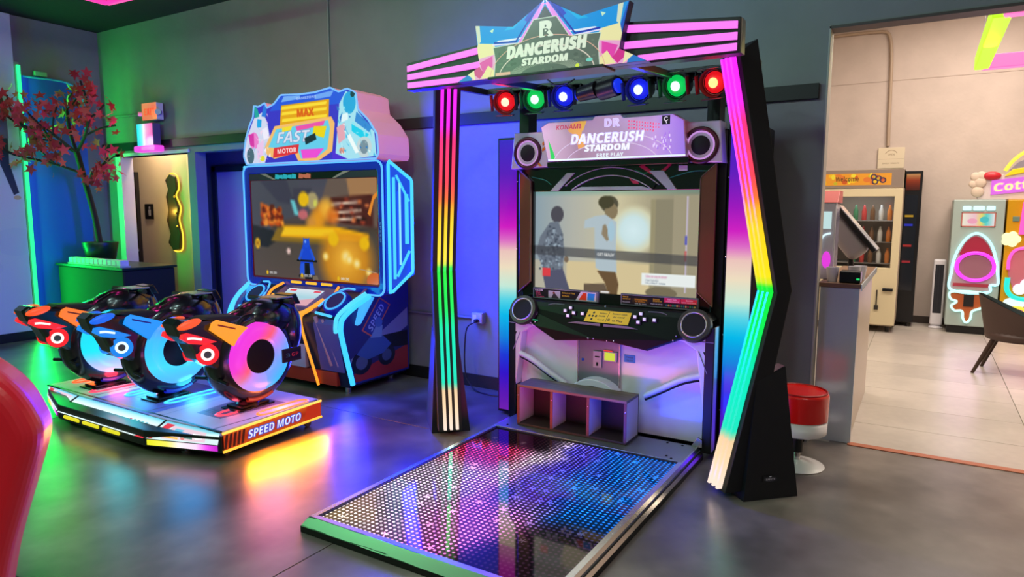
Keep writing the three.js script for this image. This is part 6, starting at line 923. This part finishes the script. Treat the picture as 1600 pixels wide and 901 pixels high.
  const V2 = thing('yellow_candy_machine', 'yellow treat vending machine with pink neon window and white flower lamp', 'vending machine', [1.2, 0, -10.8]);
  const U = (n, g, m, p = V2) => wpart(n, g, m, p);
  U('vending_body', bx(0.87, 1.6, 0.1, 1.73, -11.1, zf, 0.012), std(0xd09a10, 0.35)); U('plinth', bx(0.9, 1.57, 0, 0.1, -11.08, zf - 0.03, 0), black);
  U('pink_neon', tube([[1.05, 1.7, zf + 0.02], [1.03, 1.3, zf + 0.02]], 0.03, false, 10, 8), glow(0xff58b8, 1.3)); U('flower_light', merge([0, 1, 2, 3, 4].map(i => new THREE.SphereGeometry(0.05, 12, 8).scale(1, 1, 0.3).translate(0.93 + 0.055 * Math.cos(i * 1.257), 1.24 + 0.05 * Math.sin(i * 1.257), zf + 0.01))), glow(0xfff4b0, 1.4)); U('slot', bx(0.93, 1.0, 1.46, 1.52, zf, zf + 0.01), std(0x6a8a78, 0.4));
  const wp = [[0.93, 0.8], [0.93, 1.0], [0.98, 1.1], [1.1, 1.14], [1.4, 1.14], [1.5, 1.0], [1.5, 0.6], [1.0, 0.6]]; U('window_plate', prism(wp, zf, zf + 0.008), std(0xd07888, 0.3)); U('window_neon', tube([[0.925, 0.86, zf + 0.02], [0.93, 1.0, zf + 0.02], [0.98, 1.1, zf + 0.02], [1.1, 1.14, zf + 0.02], [1.4, 1.14, zf + 0.02]], 0.018, false, 60, 8), glow(0xff58c8, 1.3)); U('teal_neon', tube([[0.93, 0.76, zf + 0.02], [0.935, 0.6, zf + 0.02], [1.0, 0.52, zf + 0.02], [1.3, 0.48, zf + 0.02]], 0.028, false, 40, 8), glow(0x18e0d0, 1.2)); U('cloud_light', merge([[1.06, 0.62, 0.07], [1.14, 0.68, 0.08], [1.2, 0.58, 0.08]].map(([x, y, r]) => new THREE.SphereGeometry(r, 14, 10).scale(1, 1, 0.3).translate(x, y, zf + 0.02))), glow(0xf4ecff, 1.3)); U('round_neon', new THREE.TorusGeometry(0.13, 0.02, 8, 36).translate(1.05, 0.26, zf + 0.02), glow(0xffe040, 1.2)); U('round_window_light', new THREE.CylinderGeometry(0.11, 0.11, 0.01, 30).rotateX(Math.PI / 2).translate(1.05, 0.26, zf + 0.012), glow(0xe88090, 0.6)); U('lower_cloud_light', new THREE.SphereGeometry(0.09, 14, 10).scale(1.3, 0.8, 0.2).translate(1.02, 0.44, zf + 0.01), glow(0xe8fff4, 1.1));
  rectLight('yellow_machine_light', 0.6, 1.2, [1.2, 0.9, zf + 0.06], [1.2, 0.6, 0], 0xffb0c8, 1.2);
  const Tp = thing('candy_topper_sign', 'glowing yellow and pink lettered sign topper above the two vending machines', 'sign', [0.95, 1.73, -10.6]);
  const W = (n, g, m, p = Tp) => wpart(n, g, m, p);
  W('topper_board', prism([[0.56, 1.731], [0.5, 1.85], [0.47, 1.96], [0.52, 2.05], [0.6, 2.06], [0.7, 2.04], [0.9, 2.06], [1.5, 2.2], [1.55, 1.731]], -10.64, -10.58, 0.008), std(0xd8c8c4, 0.5)); W('plush_swirl', merge([[0.52, 2.02, 0.06], [0.58, 2.03, 0.06], [0.5, 1.93, 0.05], [0.57, 1.95, 0.07], [0.55, 1.83, 0.07]].map(([x, y, r]) => new THREE.SphereGeometry(r, 14, 10).scale(1, 1, 0.4).translate(x, y, -10.57))), std(0xd8c4b0, 0.7)); W('red_drop', (() => { const g = new THREE.SphereGeometry(0.09, 16, 10).scale(1.1, 0.6, 0.4); g.translate(0.69, 2.03, -10.565); return g; })(), std(0xc82030, 0.35));
  const txt = canvas(256, 96, (c) => { c.fillStyle = '#d868d8'; c.fillRect(0, 0, 256, 96); words(c, 'Cotton', 8, 50, 74, '#fff2a0', { w: 240, stroke: '#f080e0', lw: 10 }); }); W('neon_letter_sign', quad([0.69, 1.79, -10.565], [1.3, 1.86, -10.565], [1.3, 2.05, -10.565], [0.69, 1.97, -10.565]), lit(txt, 1.2));
  W('yellow_neon', tube([[0.82, 2.09, -10.57], [0.9, 2.22, -10.57], [1.05, 2.34, -10.57], [1.3, 2.4, -10.57]], 0.022, false, 30, 8), glow(0xffe048, 1.3)); W('cap_shape', prism([[0.86, 2.09], [0.95, 2.2], [1.1, 2.26], [1.4, 2.26], [1.4, 2.1], [1.0, 2.12]], -10.62, -10.57, 0.006), std(0x8c8490, 0.4)); W('yellow_band_light', prism([[0.82, 2.02], [0.9, 2.11], [1.2, 2.15], [1.4, 2.12], [1.4, 2.08], [1.0, 2.06]], -10.62, -10.56, 0.006), glow(0xe8c010, 0.5, { color: 0xd8b010 }));
}
{ // bucket armchair in the snack room
  const C = thing('bucket_armchair', 'brown bucket armchair with splayed dark wooden legs in front of the treat vending machines', 'chair', [0.86, 0, -8.15]);
  const shellG = (() => { // curved shell: angle around, height
    const pos = [], idx = [], N = 28, K = 6; for (let i = 0; i <= N; i++) { const a = -2.5 + 5.0 * i / N, back = Math.cos(a * 0.62); for (let k = 0; k <= K; k++) { const t = k / K, hgt = 0.34 + t * (0.14 + 0.30 * Math.max(0, back) ** 1.6), r = 0.26 + 0.08 * t; pos.push(-r * Math.cos(a) * 1.05, hgt, r * Math.sin(a)); } } for (let i = 0; i < N; i++) for (let k = 0; k < K; k++) { const A = i * (K + 1) + k, B = A + 1, E = A + K + 1, F = E + 1; idx.push(A, E, B, B, E, F); }
    const g = new THREE.BufferGeometry(); g.setAttribute('position', new THREE.Float32BufferAttribute(pos, 3)); g.setIndex(idx); g.computeVertexNormals(); g.setAttribute('uv', new THREE.Float32BufferAttribute(new Float32Array(pos.length / 3 * 2), 2)); return g;
  })();
  const brown = std(0x4a3630, 0.55, 0, { side: THREE.DoubleSide }), inner = shellG.clone(); inner.scale(0.955, 1, 0.955); 
  part('backrest', shellG, brown, C); part('back_lining', inner, std(0x1c3034, 0.7, 0, { side: THREE.DoubleSide }), C);
  part('seat_cushion', lathe([[0.001, 0.42], [0.24, 0.42], [0.27, 0.44], [0.27, 0.47], [0.24, 0.49], [0.001, 0.495]], 32), std(0x20343a, 0.6), C); part('seat_pan', lathe([[0.001, 0.33], [0.24, 0.33], [0.285, 0.36], [0.28, 0.43], [0.001, 0.43]], 32), std(0x4a3630, 0.5), C);
  for (const [x, z] of [[-0.37, 0.2], [-0.27, -0.2], [0.3, 0.25], [0.3, -0.25]]) part('leg', rod([x, 0, z], [x * 0.55, 0.36, z * 0.55], 0.015, 0.024), std(0x3a261c, 0.4), C);
  const T = thing('round_cafe_table', 'small dark round cafe table beside the bucket armchair', 'table', [1.35, 0, -7.75]);
  part('table_top', lathe([[0.001, 0.70], [0.36, 0.70], [0.37, 0.715], [0.36, 0.73], [0.001, 0.73]], 40), std(0x26201e, 0.3), T); part('pedestal', rod([0, 0.02, 0], [0, 0.70, 0], 0.035), darkMetal, T); part('base', lathe([[0.001, 0], [0.22, 0], [0.22, 0.015], [0.05, 0.03], [0.001, 0.03]], 32), darkMetal, T);
}
{ // red and white stool by the opening
  const S = thing('bar_stool', 'low red and white drum stool on a white round base by the dance gate', 'stool', [-0.6, 0, -4.44]);
  part('base', lathe([[0.001, 0], [0.165, 0], [0.165, 0.008], [0.1, 0.022], [0.03, 0.04], [0.001, 0.04]], 40), std(0xd8d4d2, 0.25), S); part('post', rod([0, 0.03, 0], [0, 0.22, 0], 0.024), chrome, S); part('gas_lift_cover', rod([0, 0.09, 0], [0, 0.19, 0], 0.034), black, S);
  part('white_band', lathe([[0.001, 0.215], [0.15, 0.215], [0.165, 0.225], [0.168, 0.31], [0.001, 0.31]], 44), std(0xe2dedc, 0.3), S); part('red_seat', lathe([[0.16, 0.31], [0.17, 0.312], [0.172, 0.46], [0.165, 0.478], [0.15, 0.482], [0.13, 0.476], [0.001, 0.48]], 44), std(0xe01812, 0.25, 0, { clearcoat: 0.5 }), S); part('seat_piping', new THREE.TorusGeometry(0.157, 0.007, 8, 44).rotateX(Math.PI / 2).translate(0, 0.482, 0), std(0xa00f0c, 0.3), S);
}
{ // red moulded seat close to the camera
  const S = thing('red_game_seat', 'large glossy red moulded game seat close by at the picture edge', 'seat', [-2.105, 0, -0.495]);
  const red = std(0xf02034, 0.34, 0, { clearcoat: 0.5, clearcoatRoughness: 0.25 });
  const outline = [[-0.30, 0.4], [0.20, 0.4], [0.26, 0.56], [0.30, 0.74], [0.355, 0.92], [0.385, 1.03], [0.372, 1.10], [0.335, 1.17], [0.27, 1.235], [0.19, 1.29], [0.09, 1.33], [-0.05, 1.345], [-0.2, 1.31], [-0.33, 1.2], [-0.40, 1.03], [-0.36, 0.85], [-0.32, 0.6]];
  const c = new THREE.SplineCurve(outline.map(p => new THREE.Vector2(...p))).getPoints(90).map(p => [p.x, p.y]);
  const back = new THREE.ExtrudeGeometry(shapeOf(c), { depth: 0.07, bevelEnabled: true, bevelSize: 0.06, bevelThickness: 0.06, bevelOffset: -0.06, bevelSegments: 8 }); 
  const turn = g => { g.rotateY(0.95); return g; };
  part('backrest', turn(back.translate(0, 0, -0.05)), red, S);
  const pad = new THREE.ExtrudeGeometry(shapeOf(c.map(([x, y]) => [x * 0.66, 0.9 + (y - 0.9) * 0.72])), { depth: 0.02, bevelEnabled: true, bevelSize: 0.03, bevelThickness: 0.03, bevelOffset: -0.03, bevelSegments: 5 }); part('back_pad', turn(pad.translate(0, 0, 0.06)), std(0xd01a20, 0.3, 0, { clearcoat: 0.6 }), S);
  part('seat_cushion', turn(box(0.56, 0.16, 0.46, 0, 0.4, 0.24, 0.07)), red, S); part('pedestal', turn(box(0.36, 0.32, 0.4, 0, 0.16, 0.12, 0.02)), black, S);
}
for (const o of scene.children) o.traverse(m => { if (m.isMesh) { m.castShadow = true; m.receiveShadow = true; } });
renderer.render(scene, camera);
